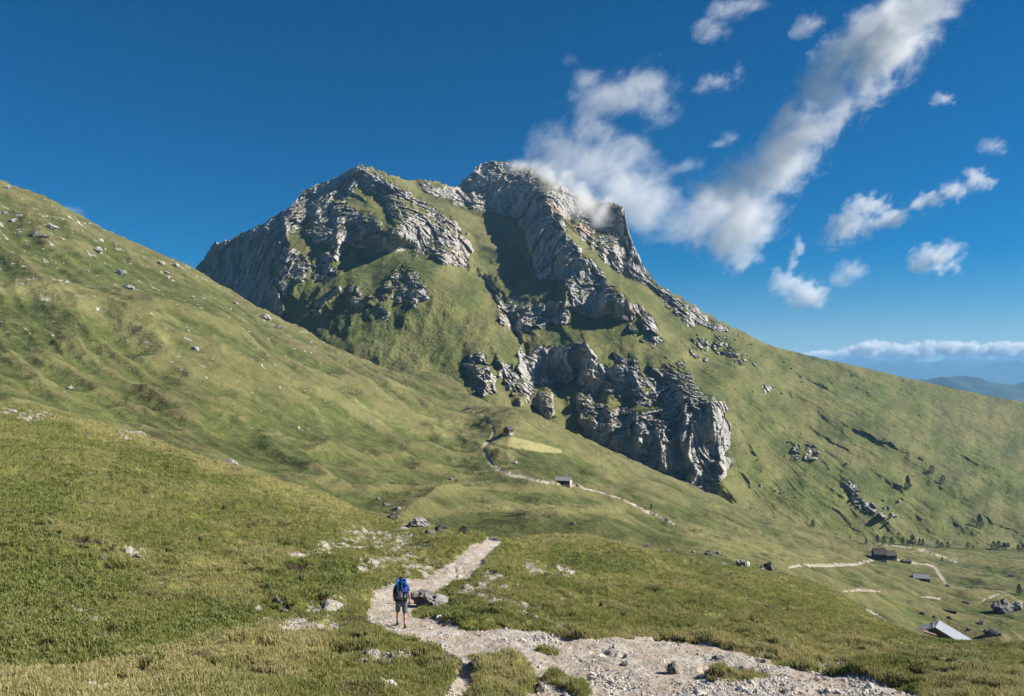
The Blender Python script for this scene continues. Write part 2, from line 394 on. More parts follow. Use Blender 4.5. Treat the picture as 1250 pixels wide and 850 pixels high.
# broken turf scarps
sc = sstep(.05, .14, fbm2(X/3.2, Y/2.0, 4, 33, .6)-.25)
SA.Z -= .14*sc*(1-edge)*nearf
SA.Z -= .35*strokes(SA, [[(0,812,10),(150,790,9),(300,757,8),(390,738,6)]], 1.)
finish(SA)
SA.rock = np.clip(bare*.55*(1-edge), 0, 1)*0
spots = sstep(.36, .56, fbm2(X/2.4, Y/2.4, 4, 41, .65))*.62
peat = strokes(SA, [[(312,818,9),(352,822,8)],[(385,812,10),(415,810,8)],[(135,824,7),(150,830,7)],[(570,846,12),(585,846,8)],[(425,775,7),(440,778,6)],[(860,820,5),(900,818,5)],[(925,800,6),(960,803,5)],[(1000,812,8),(1030,815,6)],[(1085,822,7),(1110,822,6)],[(480,793,5),(515,801,5)],[(130,690,5),(136,694,5)],[(95,660,10),(150,665,8)],[(340,736,6),(352,740,5)],[(700,792,3),(760,800,3)],[(350,690,8),(380,692,6)],[(560,700,8),(575,705,6)],[(800,778,3),(850,782,3)],[(600,760,3),(640,764,3)],[(935,740,6),(960,745,6)],[(1140,800,8),(1180,806,6)]], .9)
peat = peat*sstep(-.45, .1, fbm2(X/.7, Y/.7, 3, 46))
peat = np.maximum(peat, .8*sstep(.50, .64, fbm2(X/1.7, Y/1.7, 4, 47, .62))*(1-edge))
SA.Z -= .16*peat*nearf; finish(SA)
SA.peat = peat; SA.mown = peat*0
SA.earth = np.clip(.62*sstep(.05, .42, pathm)*(1-SA.ispath)+bare*.80*sstep(-.35, .25, fbm2(X/1.2, Y/1.2, 4, 43, .7))+.12*sc+spots*.35, 0, 1)
SA.dry = np.clip(.50+.5*dryg-.35*darkg+fbm2(X/9, Y/9, 3, 51)*.5, 0, 1)
SA.tone = np.clip(fbm2(X/3, Y/3, 3, 52)*.5-.12*darkg+.12*dryg+.18, -1, 1)

# ================= meadow / left hillside sheet
X, Y = SB.X, SB.YY
# downslope-aligned spurs on the left hillside: crests run from upper left to lower right in the picture
q = (X*.62+Y*.78)            # across the spurs
p = (X*.78-Y*.62)            # along the spurs
wr = fbm2(p/260, q/260, 2, 71)*30
sp = rid2((q+wr)/70., p/420., 2, 72, .4)
sp2 = rid2((q+wr)/24., p/120., 2, 75, .5)
hill = sstep(60, -140, X-.0*Y)*sstep(170, 300, Y)
und = fbm2(X/60., Y/45., 3, 77)
B_RIDGES = [ # crest lines on the hillside and in the meadow: points (px,py), height m, halfwidth px
 ([(0,345),(60,352),(130,385),(200,425),(300,478),(400,520),(480,552)], 7, 16),
 ([(125,350),(200,385),(270,425),(330,455),(420,490),(500,520),(590,545)], 5.5, 13),
 ([(130,425),(230,470),(300,510),(360,548)], 3, 15),
 ([(230,365),(300,410),(380,455),(450,485),(530,503)], 6, 11),
 ([(20,400),(90,430),(160,470),(230,520),(280,555)], 1.5, 16),
 ([(340,575),(400,564),(450,574),(500,568),(570,585)], 3.6, 8),
 ([(440,597),(500,586),(560,590),(620,598),(680,600),(780,620)], 3.6, 8),
 ([(420,648),(500,634),(560,622),(640,617),(720,619),(790,630),(880,655)], 5, 9),
 ([(560,645),(640,650),(720,648),(800,664)], 2.4, 7),
 ([(520,520),(590,560),(640,585)], 3, 9), ([(700,560),(780,600),(860,630)], 4, 10), ([(470,500),(520,530),(560,565)], 3, 9),
 ([(300,545),(340,560),(380,585),(430,600)], 2.6, 8),
]
for pts, h, wd in B_RIDGES:
    xs = [a for a, b in pts]; ys = [b for a, b in pts]; m_ = wd*4
    bbx = (SB.PX > min(xs)-m_) & (SB.PX < max(xs)+m_) & (SB.PY > min(ys)-m_) & (SB.PY < max(ys)+m_) & SB.vis
    d_, s_, t_ = poly_dist(SB.PX[bbx], SB.PY[bbx], pts)
    d_ = d_+n2(SB.X[bbx]/25, SB.YY[bbx]/25, 68)*wd*.35
    wl_ = np.where(s_ > 0, wd*2.2, wd*1.1)
    SB.Z[bbx] += h*1.35*np.exp(-(np.maximum(d_, 0)/wl_)**1.15)*sstep(0, .3, t_)*sstep(1, .7, t_)
SB.Z += (hill*(sp-.5)*6.5*sstep(260,480,Y)+hill*(sp2-.5)*2.6)+und*2.6*sstep(150, 260, Y)+(.5-np.abs(n2(X/95+fbm2(X/60, Y/60, 2, 70)*.5, Y/70, 73)))*7.*sstep(150, 280, Y)*sstep(900, 650, Y)*(1-.3*hill)*(1-.4*hill)+fbm2(X/16, Y/16, 3, 79)*.9+rid2(X/34+fbm2(X/80,Y/80,2,78)*.6, Y/26, 3, 80, .5)*2.0*sstep(200, 330, Y)
zz = SB.Z+fbm2(X/50, Y/50, 3, 81)*9
SB.Z += .30*np.sin(zz*2*np.pi/4.3)*sstep(-.1, .4, fbm2(X/60, Y/60, 2, 82)+.1)*sstep(150, 260, Y)
finish(SB)
ROCK_B = [[(150,345,2),(158,352,2)]]
TRACK_B = [[(572,501,1),(590,508,1.3),(600,518,1.6),(603,528,1.8),(598,538,2),(589,545,2.2),(594,557,2.4),(601,570,2.6),(625,580,2.),(656,587,1.3),(672,590,.8),(700,593,.7),(735,602,.7),(764,611,.9)],
           [(762,611,1.2),(785,622,1.6),(806,632,1.8),(824,640,1.2)],
           [(963,693,2.6),(975,690,2.2),(1010,690.5,2.0),(1045,689,2.0),(1070,683,1.6),(1086,681,1.3),(1100,685.5,1.1),(1108,687,.8)],
           [(1100,685.5,1.0),(1136,690.5,1.3),(1140,692,2),(1150,706,2.2),(1158,716,2.2)],
           [(1068,664,.8),(1100,668,1.1),(1130,673,1.2),(1150,680,1.5),(1168,687,1.6)],
           [(1015,735,1.8),(1040,738,2.2),(1060,746,2),(1085,761,2)],
           [(1028,722,1.2),(1050,720,1.6),(1075,722,1)],[(1196,735,1.4),(1212,728,1.8),(1222,725,1)],[(1120,728,.8),(1150,731,1.2)],
           [(366,406,.8),(378,405,.8)],[(384,424,.7),(398,417,.9)],[(1100,668,.1),(1102,668,.1)]]
BARE_B = [[(50,362,3),(60,366,3)],[(160,530,5),(185,540,4)]]
TRACK_B = [[(a, b, c*.8 if 0 < i < len(q)-1 else c*.45) for i, (a, b, c) in enumerate(q)] for q in TRACK_B]
MOWN = [[(603,537,4),(625,540,7),(660,547,5.5),(684,551,2.5)]]
DRY_B = [[(470,480,18),(560,510,18),(620,560,12)],[(560,495,12),(650,520,8),(720,560,12),(800,590,10)],[(0,345,10),(90,366,12),(200,430,16),(300,478,14)],[(240,420,12),(400,480,12)],[(850,650,12),(960,670,10),(1050,680,6)],[(560,588,6),(700,600,6)],[(430,640,6),(600,618,5),(760,622,6)]]
LUSH_B = [[(640,560,10),(720,580,10)],[(600,640,14),(720,640,14),(850,664,6)],[(1150,672,6),(1260,680,8)],[(760,600,8),(860,640,6),(920,655,5)],[(300,540,18),(380,570,14)],[(850,640,6),(900,660,6),(1000,670,4)]]  # dry crests, lush hollows: real grass tones, also painting fold light and dark
tr = strokes(SB, TRACK_B, .3)
SB.path = tr
SB.ispath = (tr > .5)
SB.Z -= .5*sstep(.2, .7, tr)
dr = strokes(SB, DRY_B, .9); lu = strokes(SB, LUSH_B, .9); mo = strokes(SB, MOWN, .3)
SB.mown = mo*.8; SB.peat = mo*0
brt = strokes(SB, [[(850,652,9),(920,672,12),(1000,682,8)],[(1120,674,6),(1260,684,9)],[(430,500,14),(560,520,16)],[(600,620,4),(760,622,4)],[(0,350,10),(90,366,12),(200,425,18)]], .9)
crest = np.zeros_like(SB.Z)
for pts, h, wd in B_RIDGES:
    d_, s_, t_ = poly_dist(SB.PX+n2(X/25, Y/25, 68)*3, SB.PY-h*.8*F/Y*.0+4*0, pts)
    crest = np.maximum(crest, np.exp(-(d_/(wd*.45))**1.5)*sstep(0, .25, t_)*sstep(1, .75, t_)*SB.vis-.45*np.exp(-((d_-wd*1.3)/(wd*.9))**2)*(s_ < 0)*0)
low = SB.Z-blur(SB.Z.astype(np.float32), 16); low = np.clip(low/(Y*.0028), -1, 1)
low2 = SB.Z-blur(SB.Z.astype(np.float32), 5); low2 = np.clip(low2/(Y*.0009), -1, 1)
SB.dry = np.clip(.36+.38*low+.16*low2+.45*crest+.60*dr-.60*lu+.3*brt+fbm2(X/70, Y/70, 4, 83)*.42, 0, 1.5)  # convex ground paler, hollows greener: fold shading put into dry and lush grass colour
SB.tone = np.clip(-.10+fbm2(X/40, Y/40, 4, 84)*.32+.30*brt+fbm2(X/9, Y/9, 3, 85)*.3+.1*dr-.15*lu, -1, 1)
rk = sstep(.49, .58, fbm2(p/17, q/7, 4, 88, .62)+.20*sstep(-130, -350, X)-.06+.1*n2(X/60, Y/60, 89))*sstep(330, 480, Y)*hill
rk = np.maximum(rk, sstep(.52, .6, fbm2(p/7, q/4, 3, 90, .6))*hill*sstep(250, 400, Y))
SB.rock = rk*.66
SB.earth = np.clip(strokes(SB, BARE_B, .8)*.6+rk*.3, 0, 1)
finish(SB)
# ================= mountain: depth map over the photo frame, then true 3-D points
MX0, MX1, MY0, MY1 = 200, 1420, 190, 780
rx = np.arange(MX0, MX1+1).astype(np.float32); ry = np.arange(MY0, MY1+1).astype(np.float32)
RX, RY = np.meshgrid(rx, ry)
CP = [
(225,345,1420),(237,328,1400),(262,298,1380),(300,285,1375),(345,258,1390),(365,238,1400),(402,222,1430),(440,202,1400),(470,210,1430),(505,220,1500),(540,224,1580),(560,228,1600),(580,203,1650),(610,198,1650),(640,203,1650),(665,225,1560),(700,240,1520),(745,250,1470),(765,270,1430),(775,300,1400),(790,338,1350),(830,362,1350),(870,387,1350),(905,405,1360),(950,425,1380),(1000,437,1420),(1050,447,1450),(1100,460,1490),(1150,471,1530),(1200,482,1560),(1250,491,1600),(1350,515,1700),(1420,530,1750),
(340,300,1230),(345,350,1115),(340,390,1055),(300,300,1345),(300,340,1290),(300,365,1255),(262,325,1385),(260,345,1360),
(350,385,1060),(400,340,1100),(450,300,1150),(380,300,1185),(360,310,1190),(420,260,1290),(460,245,1310),(470,225,1360),(400,300,1175),(385,260,1330),
(480,230,1370),(520,260,1300),(560,300,1230),(500,300,1180),(575,320,1240),(540,250,1380),
(490,290,1095),(530,330,1060),(570,360,1050),(600,400,990),(620,430,930),(560,400,960),(500,400,930),(450,400,930),(400,400,960),(500,350,1010),(450,350,1030),(560,450,850),(480,440,860),(400,430,900),(620,470,860),(640,500,810),
(590,330,1230),(605,350,1180),(620,380,1110),(634,400,1050),(642,440,960),(647,480,880),
(600,300,1330),(640,300,1330),(660,330,1230),(600,260,1500),(640,250,1500),(690,345,1140),(560,240,1590),(600,230,1570),(650,230,1520),
(665,245,1430),(685,285,1300),(720,320,1190),(760,365,1085),(640,270,1430),(660,300,1300),
(745,265,1440),(730,290,1400),(700,260,1480),(760,300,1370),(780,340,1290),(730,325,1260),(780,370,1130),(800,400,1060),(720,382,1090),
(660,350,1150),(640,375,1110),(680,380,1090),(640,400,1045),(700,400,1030),(750,420,985),(800,440,950),(720,440,930),
(650,425,985),(700,425,960),(760,455,920),(820,480,885),(870,490,865),(885,520,842),(650,470,940),(700,500,880),(720,530,840),(740,550,815),(800,560,785),(800,580,770),(860,600,748),(880,600,755),(860,540,800),
(915,520,980),(915,600,850),(900,450,1060),(850,400,1200),(850,440,1060),(950,450,1280),(950,500,1120),(950,560,960),(950,620,820),
(1050,500,1230),(1050,560,1050),(1050,620,900),(1050,655,860),(1150,520,1300),(1150,580,1080),(1150,630,960),(1150,665,880),(1250,540,1330),(1250,600,1110),(1250,650,960),(1250,672,900),(1350,600,1200),(1350,680,920),
(235,400,1300),(340,450,1000),(440,500,800),(560,540,760),(640,580,730),(740,640,700),(840,670,720),(950,700,740),(1100,730,780),(1350,760,820),(200,500,1100),(1000,780,700),(700,760,600),(300,700,700)]
CP = np.array(CP, float)
def tps(C, X, Y, lam=.05):
    x = C[:, 0]/100; y = C[:, 1]/60; n = len(C)
    def U(r2): return r2*np.log(r2+1e-9)*.5
    K = U((x[:, None]-x)**2+(y[:, None]-y)**2)+lam*.02*np.eye(n)
    P = np.stack([np.ones(n), x, y], 1)
    A = np.block([[K, P], [P.T, np.zeros((3, 3))]])
    w = np.linalg.solve(A, np.concatenate([C[:, 2], np.zeros(3)]))
    xs = X.ravel()/100; ys = Y.ravel()/60
    o = w[n]+w[n+1]*xs+w[n+2]*ys
    for i in range(n): o += w[i]*U((xs-x[i])**2+(ys-y[i])**2)
    return o.reshape(X.shape)
cx = np.arange(MX0, MX1+5, 5.); cy = np.arange(MY0, MY1+5, 5.)
CXX, CYY = np.meshgrid(cx, cy)
Yc = tps(CP, CXX, CYY)
YM = bil(Yc.astype(np.float32), (RX-MX0)/5., (RY-MY0)/5.)
YM = blur(YM, 2)

# ---- ridges: (points top->down, pull in m, width left px, width right px)   left flank is the shaded one
RIDGES = [
 # left cliff and its buttresses
 ([(346,262),(352,300),(346,330),(338,360),(342,392)], 45, 5, 40),
 ([(300,290),(308,330),(312,372)], 14, 4, 18), ([(275,300),(282,335),(285,360)], 12, 4, 14), ([(325,282),(330,320),(328,378)], 12, 4, 14),
 ([(402,225),(396,250),(380,262)], 22, 6, 20),
 ([(440,205),(432,222),(424,234)], 35, 10, 22),
 ([(405,248),(415,275),(412,300)], 30, 5, 20), ([(380,268),(372,285)], 14, 4, 10),
 ([(445,258),(440,275),(445,290)], 22, 5, 16), ([(460,258),(458,272),(464,284)], 18, 5, 14),
 ([(395,302),(380,320),(362,330)], 16, 4, 10), ([(412,300),(405,318),(400,335)], 18, 4, 12), ([(372,335),(360,350),(352,362)], 14, 4, 9),
 ([(486,274),(470,290),(452,306),(430,322),(405,340),(385,362),(362,385),(345,402)], 18, 4, 26),
 ([(478,268),(490,262)], 30, 7, 14),
 # slabs
 ([(470,225),(490,245),(505,262)], 10, 5, 25), ([(485,240),(500,270)], 12, 5, 12), ([(460,215),(452,232)], 10, 5, 12),
 # cone outcrops
 ([(482,330),(468,350),(474,366)], 8, 4, 20), ([(501,322),(498,336),(505,350)], 10, 4, 12), ([(430,352),(428,364),(434,372)], 12, 3, 10), ([(452,362),(448,372)], 12, 4, 14),
 ([(414,350),(404,360),(392,370)], 10, 4, 12), ([(480,300),(500,298),(515,306)], 10, 5, 10),
 # east rim of the cone above the gully
 ([(500,292),(530,312),(560,338),(600,370),(612,392),(624,412),(638,440),(640,470)], 26, 34, 7),
 # upper dark wall, summit block
 ([(572,206),(566,222)], 14, 4, 14), ([(592,203),(600,222),(606,232)], 10, 4, 14), ([(622,205),(628,222)], 8, 4, 12),
 ([(600,240),(606,258)], 8, 3, 10), ([(575,236),(580,255)], 8, 3, 10), ([(625,240),(632,260)], 10, 4, 12),
 # spine
 ([(655,225),(668,245),(682,268),(692,288),(706,305),(722,322),(742,345),(762,365),(778,382)], 70, 22, 16),
 ([(650,262),(660,285),(668,310)], 16, 5, 12), ([(672,280),(682,305),(690,330)], 18, 5, 10),
 # tower
 ([(757,250),(764,275),(772,300),(790,328)], 55, 12, 20), ([(742,250),(738,275),(748,300),(752,320)], 30, 7, 14), ([(722,256),(722,285)], 15, 5, 14),
 # cliffs under the spine
 ([(692,346),(690,362),(692,378)], 30, 9, 22), ([(740,352),(738,378)], 12, 3, 10), ([(766,366),(772,384)], 22, 4, 10), ([(787,386),(790,405)], 18, 6, 10),
 # shelf above dark band
 ([(700,372),(690,390),(680,398)], 22, 10, 20),
 # great cliff
 ([(648,432),(652,452),(650,470)], 16, 12, 10), ([(716,425),(722,445),(716,462)], 26, 6, 20), ([(690,430),(700,455)], 14, 5, 14),
 ([(742,470),(740,500),(748,530),(756,560)], 22, 7, 22), ([(775,500),(780,530),(782,560)], 20, 5, 18), ([(800,520),(806,545),(812,575)], 18, 5, 18),
 ([(832,480),(838,510),(834,545),(846,570),(850,590)], 30, 6, 20), ([(868,490),(874,520),(878,550),(882,590),(905,618)], 40, 10, 9),
 ([(812,455),(824,470),(838,486),(868,492),(884,500)], 25, 9, 9),
 ([(700,470),(712,500),(730,525)], 16, 7, 14),
 # foot rocks left of the gully
 ([(583,432),(594,455),(606,475)], 8, 4, 9), ([(603,430),(622,455),(640,480),(634,498)], 14, 4, 8), ([(570,452),(586,475),(600,492)], 6, 4, 8),
 ([(668,470),(664,490),(676,510)], 18, 6, 16), ([(690,480),(700,505),(730,530)], 12, 6, 10),
 # small cliffs on right slope
 ([(800,405),(816,420)], 12, 6, 8), ([(836,420),(848,432)], 10, 6, 8), ([(868,408),(882,420)], 10, 6, 8), ([(900,430),(915,452)], 8, 5, 8),
 ([(968,540),(980,562)], 10, 6, 8), ([(1022,578),(1040,598),(1075,628)], 6, 5, 14),
 ([(800,345),(815,360),(840,385)], 16, 8, 10), ([(820,380),(840,400)], 12, 6, 8),
]
for pts, amp, wl, wr_ in RIDGES:
    xs = [p[0] for p in pts]; ys = [p[1] for p in pts]; m = 3.2*max(wl, wr_)+14
    i0, i1 = int(max(0, min(ys)-m-MY0)), int(max(1, max(ys)+m-MY0)); j0, j1 = int(max(0, min(xs)-m-MX0)), int(max(xs)+m-MX0)
    xx, yy = RX[i0:i1, j0:j1], RY[i0:i1, j0:j1]
    wob = n2(xx/14, yy/14, 91)*3.5+n2(xx/5, yy/5, 93)*1.5
    d, sd, t = poly_dist(xx+wob, yy+wob*.6, pts)
    wd = np.where(sd > 0, wr_, wl)
    # fade beyond the ends
    prof = np.exp(-(d/wd)**1.25)*sstep(0, .10, t+.04)*sstep(1.04, .88, t)
    YM[i0:i1, j0:j1] -= amp*prof

SCARPS = [[(1030,478),(1048,487),(1074,498),(1101,508),(1127,517),(1153,524),(1175,530)],[(1088,485),(1115,495),(1136,502),(1153,509),(1182,518),(1206,528),(1249,541),(1300,558)],
 [(1030,513),(1065,532),(1100,546),(1118,552),(1136,561),(1160,568)],[(1074,518),(1100,530),(1127,539),(1150,549),(1190,560),(1250,584)],[(896,410),(926,424),(961,442),(996,459),(1039,483)],
 [(952,445),(979,459),(1007,471),(1030,478)],[(912,442),(933,456),(970,465),(993,482)],[(841,436),(873,465),(899,482),(919,496)],[(1012,508),(1051,525),(1079,539),(1113,556),(1152,573)],
 [(1150,565),(1180,576),(1215,589),(1250,604),(1300,620)],[(1130,592),(1166,618),(1208,634),(1250,653),(1300,668)],[(928,514),(950,526),(970,542)],[(1160,629),(1194,651),(1220,660)],[(1095,470),(1130,478),(1160,486)],
 [(905,520),(925,560),(935,585)],[(940,500),(965,530),(985,545)],[(990,500),(1020,520),(1050,545),(1085,562)],[(900,560),(915,590),(930,610)],[(1160,500),(1200,510),(1250,522)],[(990,540),(1010,565),(1018,578)],[(1060,575),(1090,590),(1120,612)],[(1110,622),(1140,640),(1170,655)]]
for q_, pts in enumerate(SCARPS):
    xs = [p[0] for p in pts]; ys = [p[1] for p in pts]
    i0, i1 = int(max(0, min(ys)-50-MY0)), int(max(ys)+50-MY0); j0, j1 = int(min(xs)-50-MX0), int(max(xs)+50-MX0)
    xx, yy = RX[i0:i1, j0:j1], RY[i0:i1, j0:j1]
    d, sd, t = poly_dist(xx+n2(xx/16, yy/16, 98)*3, yy+n2(xx/9, yy/9, 99)*3+n2(xx/3, yy/3, 94)*.8, pts)
    wd = np.where(sd > 0, 14, 2.6)
    YM[i0:i1, j0:j1] -= (4.+2.0*(q_ % 3))*np.exp(-(d/wd)**1.1)*sstep(0, .3, t)*sstep(1., .75, t)*sstep(-.9, -.1, n2(xx/24, yy/24, 92+q_)+.15)
YSM = None
# ---- gullies / hollows
GULLY = [([(520,290),(560,322),(590,345),(612,372),(626,400),(638,425),(645,455),(648,490),(640,505)], 38, 7),
 ([(905,440),(960,480),(1010,520)], 7, 6), ([(640,395),(625,410)], 24, 14), ([(600,365),(640,372),(680,370)], 14, 8),
 ([(655,455),(690,458),(712,478)], 26, 12), ([(660,498),(650,505)], 24, 12), ([(590,438),(576,445)], 12, 7),
 ([(1085,560),(1130,590),(1180,620),(1220,640)], 11, 10), ([(1140,640),(1190,660)], 9, 8), ([(1170,510),(1250,548)], 5, 5),
 ([(745,430),(775,448)], 14, 7), ([(765,388),(785,402)], 12, 6), ([(965,548),(972,560)], 12, 5), ([(1015,585),(1035,602),(1060,618)], 9, 6), ([(875,430),(892,445)], 9, 5)]
for pts, amp, wd in GULLY:
    d, sd, t = poly_dist(RX+n2(RX/13, RY/13, 95)*5+n2(RX/5, RY/5, 96)*2, RY+n2(RX/13, RY/13, 97)*5, pts)
    YM += amp*np.exp(-(d/wd)**2)*sstep(0, .35, t)*sstep(1., .6, t)

YSM = blur(YM, 5)
# ---- rock mask (polygons of bare rock, weight)
ROCKP = [
 ([(225,335),(262,296),(300,283),(345,257),(352,285),(346,305),(336,330),(338,360),(346,392),(335,398),(290,370),(235,350)], 1.),
 ([(345,262),(362,238),(388,222),(432,204),(448,203),(470,214),(480,240),(450,236),(425,240),(405,246),(388,262),(352,285)], .95),
 ([(385,258),(420,240),(450,255),(470,262),(466,285),(430,300),(410,312),(395,300),(375,290)], .75),
 ([(350,300),(375,318),(395,318),(385,335),(360,345),(345,365),(340,330)], .7), ([(388,315),(412,300),(418,320),(400,345),(385,340)], .7),
 ([(455,232),(470,214),(500,228),(530,250),(560,275),(576,300),(572,330),(540,325),(515,305),(490,270),(470,255)], .74),
 ([(478,272),(500,272),(515,300),(505,308),(470,300)], .9), ([(500,296),(520,300),(524,312),(508,312)], .85),
 ([(505,222),(545,224),(562,232),(575,260),(545,248),(520,238)], .8),
 ([(545,226),(565,232),(600,236),(650,235),(690,238),(720,255),(700,270),(650,262),(600,262),(570,258)], .95),
 ([(562,232),(568,205),(590,190),(650,190),(668,205),(700,212),(740,238),(735,262),(690,262),(655,240),(600,240)], 1.),
 ([(650,235),(680,262),(700,290),(740,335),(775,375),(760,385),(705,375),(685,345),(655,340),(640,300),(630,270)], .93),
 ([(695,235),(745,245),(765,252),(768,280),(795,335),(800,350),(770,345),(735,315),(712,292),(700,275)], 1.),
 ([(690,345),(740,348),(790,380),(785,388),(700,384)], 1.),
 ([(780,385),(800,388),(812,415),(798,430),(785,405)], .8),
 ([(790,338),(830,360),(870,388),(905,408),(880,405),(850,395),(820,375),(795,360)], .78), ([(820,370),(850,385),(852,402),(835,402)], .75),
 ([(600,362),(690,368),(695,395),(650,400),(632,410),(618,400),(608,380)], .85), ([(595,335),(640,320),(690,330),(690,345),(640,350),(605,352)], .35),
 ([(563,440),(585,430),(600,445),(612,478),(600,485),(575,472)], .8), ([(600,430),(625,440),(642,470),(640,498),(625,492),(610,460)], .6),
 ([(628,400),(645,430),(655,470),(648,495),(640,480),(632,440)], .8),
 ([(642,435),(660,420),(715,418),(728,440),(722,470),(690,468),(655,474),(643,460)], .97),
 ([(725,445),(760,440),(790,460),(800,490),(790,500),(740,480),(715,500),(705,480)], .74),([(795,440),(830,440),(858,480),(840,500),(800,495),(785,465)], .8),
 ([(655,475),(680,480),(675,510),(650,505)], .75),
 ([(705,480),(735,495),(800,500),(835,490),(840,478),(888,498),(890,560),(880,600),(910,625),(870,615),(800,585),(745,560),(712,530),(700,500)], .98),
 ([(800,450),(815,440),(850,475),(885,490),(888,520),(850,510),(820,480)], .85), ([(810,448),(838,432),(842,460),(826,470)], .7),
 ([(765,390),(795,400),(790,430),(770,415)], .5), ([(748,428),(785,440),(780,455),(750,440)], .7),
 ([(835,405),(860,415),(868,440),(840,430)], .55), ([(868,400),(900,420),(915,450),(895,448),(870,425)], .55), ([(890,420),(925,440),(930,450),(905,448)], .5),
 ([(482,322),(500,318),(520,345),(530,362),(505,376),(478,368),(466,352)], .6), ([(424,348),(438,350),(440,378),(424,372)], .6), ([(445,360),(470,362),(478,395),(462,390)], .55),
 ([(385,372),(415,348),(416,360),(395,378),(370,392)], .7), ([(424,385),(436,392),(430,402)], .5),
 ([(925,468),(950,470),(955,485),(930,482)], .5), ([(962,540),(1002,545),(1002,562),(968,566)], .55), ([(1022,578),(1035,588),(1070,615),(1090,636),(1060,628),(1030,605)], .58), ([(930,590),(990,590),(990,612),(940,605)], .35), ([(1075,605),(1110,610),(1100,640),(1070,630)], .35),
 ([(545,290),(560,300),(575,318),(555,320)], .6),
]
RM = np.zeros(RX.shape, np.float32)
wx = RX+fbm2(RX/22, RY/22, 3, 101)*9; wy = RY+fbm2(RX/22, RY/22, 3, 102)*7
for pts, wgt in ROCKP:
    RM = np.maximum(RM, blur(in_poly(wx, wy, pts).astype(np.float32), 1.2)*wgt)
nz = fbm2(RX/11, RY/9, 5, 105, .62)
nzf = fbm2(RX/40, RY/40, 3, 109)
rockf = np.clip(RM-.27+nz*.62*(1.1-RM*.6), 0, 1)
rockf = sstep(.16, .42, rockf)
rock0 = rockf.copy()
# scattered small outcrops on upper / right grass
scat = sstep(.50, .62, fbm2(RX/9, RY/6, 5, 113, .62)+.12*nzf)*(RY < 480)*sstep(1200, 1300, YM+0*RX)*.8
scat2 = sstep(.58, .66, fbm2(RX/7+RY/30, RY/5, 4, 117, .6))*sstep(860,900,RX)*sstep(1050,950,RX)*sstep(600,560,RY)*.5
rockf = np.maximum(rockf, np.maximum(scat, scat2))
GRASSY = [([(420,240),(440,226),(462,232),(470,255),(480,268),(450,260),(425,250)]), ([(570,258),(598,255),(600,268),(580,272)]), ([(712,308),(735,318),(790,355),(800,372),(770,360),(740,340)]), ([(470,208),(500,216),(540,246),(572,280),(560,270),(520,240),(485,222)]), ([(742,395),(800,430),(850,455),(800,450),(740,420),(660,412),(690,392)])]
for g in GRASSY: rockf *= 1-blur(in_poly(wx, wy, g).astype(np.float32), 1.5)*.9

# ---- steepen rock, flatten grass between (vertical integral, high-passed)
g = np.zeros_like(YM); g[:-1] = YM[:-1]-YM[1:]; g = np.clip(g, 0.2, 8)
wgt = 1.12-.85*blur(np.clip(RM*1.1, 0, 1)*(.55+.45*blur(rock0, 3)), 2.)
D = (wgt-1)*g
for i in range(D.shape[0]-2, -1, -1): D[i] += .935*(.5*D[i+1]+.25*np.roll(D[i+1], 1)+.25*np.roll(D[i+1], -1))      # leaky integral, so a cliff only lifts the ground just above it
D = D-blur(D, 30)
YM += D*1.1
# ---- broad relief on the grass slopes: streaks down the fall line of the right slope
fx = (RX-620); fy = (RY-290)
ang = np.arctan2(fy, fx)                       # fan from the shoulder of the mountain
rad = np.hypot(fx, fy)
rgt = sstep(820, 930, RX)
st = fbm2(ang*34+nzf*.35, rad/230, 3, 121)*9+rid2(ang*95+nzf*.6, rad/120, 2, 125)*2.4*sstep(-.3,.5,n2(RX/60,RY/60,128))
YM += st*rgt*sstep(40, 160, rad)
YM += fbm2(RX/60, RY/60, 3, 131)*14*(1-rgt)+fbm2(RX/18, RY/22, 3, 133)*3.2
cone = sstep(330, 380, RY)*sstep(640, 600, RX)
YM += rid2(RX/26+RY/90, RY/120, 3, 137)*-4*cone

# ---- mesh
skx = [200,225,237,243,262,275,300,325,345,356,365,372,388,402,412,425,435,440,448,455,470,488,505,520,540,556,562,566,572,578,582,592,604,620,636,650,660,668,680,700,722,735,745,756,762,764,768,774,782,790,808,830,850,870,888,905,928,950,975,1000,1050,1100,1150,1200,1250,1350,1420]
sky = [372,345,329,322,298,295,284,270,257,250,238,230,225,221,215,209,205,201,202,205,211,217,220,219,224,228,226,217,215,206,202,198,197,199,201,205,213,220,222,236,244,248,247,249,253,266,285,302,318,333,350,362,374,387,397,405,416,425,431,437,448,460,471,482,491,515,530]
px = np.arange(205, 1416, .82); nrow = 540
top = np.interp(px, skx, sky)+(n2(px/9, px*0+.3, 140)*2.6+n2(px/4.1, px*0+.3, 141)*2.0+n2(px/1.9, px*0+.3, 142)*1.3)*sstep(960, 860, px)+n2(px/8, px*0+.3, 143)*.7
bx = [200,235,340,440,560,640,740,840,950,1100,1250,1420]; by = [430,400,440,490,530,570,625,665,700,725,735,745]
bot = np.interp(px, bx, by)
v = np.linspace(0, 1, nrow)[:, None]
PY = top+(bot-top)*v; PX = np.repeat(px[None], nrow, 0)
Ym = bil(YM, PX-MX0, PY-MY0); rk = bil(rockf, PX-MX0, PY-MY0); RMm = bil(RM, PX-MX0, PY-MY0)
Xw = (PX-CX)/F*Ym; Zw = -(PY-HY)/F*Ym
sel = rk > .02
Ys_ = bil(YSM, PX-MX0, PY-MY0); Xs_ = (PX-CX)/F*Ys_; Zs_ = -(PY-HY)/F*Ys_
dsp = np.zeros_like(Ym)
xs, ys, zs = Xs_[sel], Ys_[sel], Zs_[sel]
wq = n3(xs/26, ys/26, zs/26, 152)*7
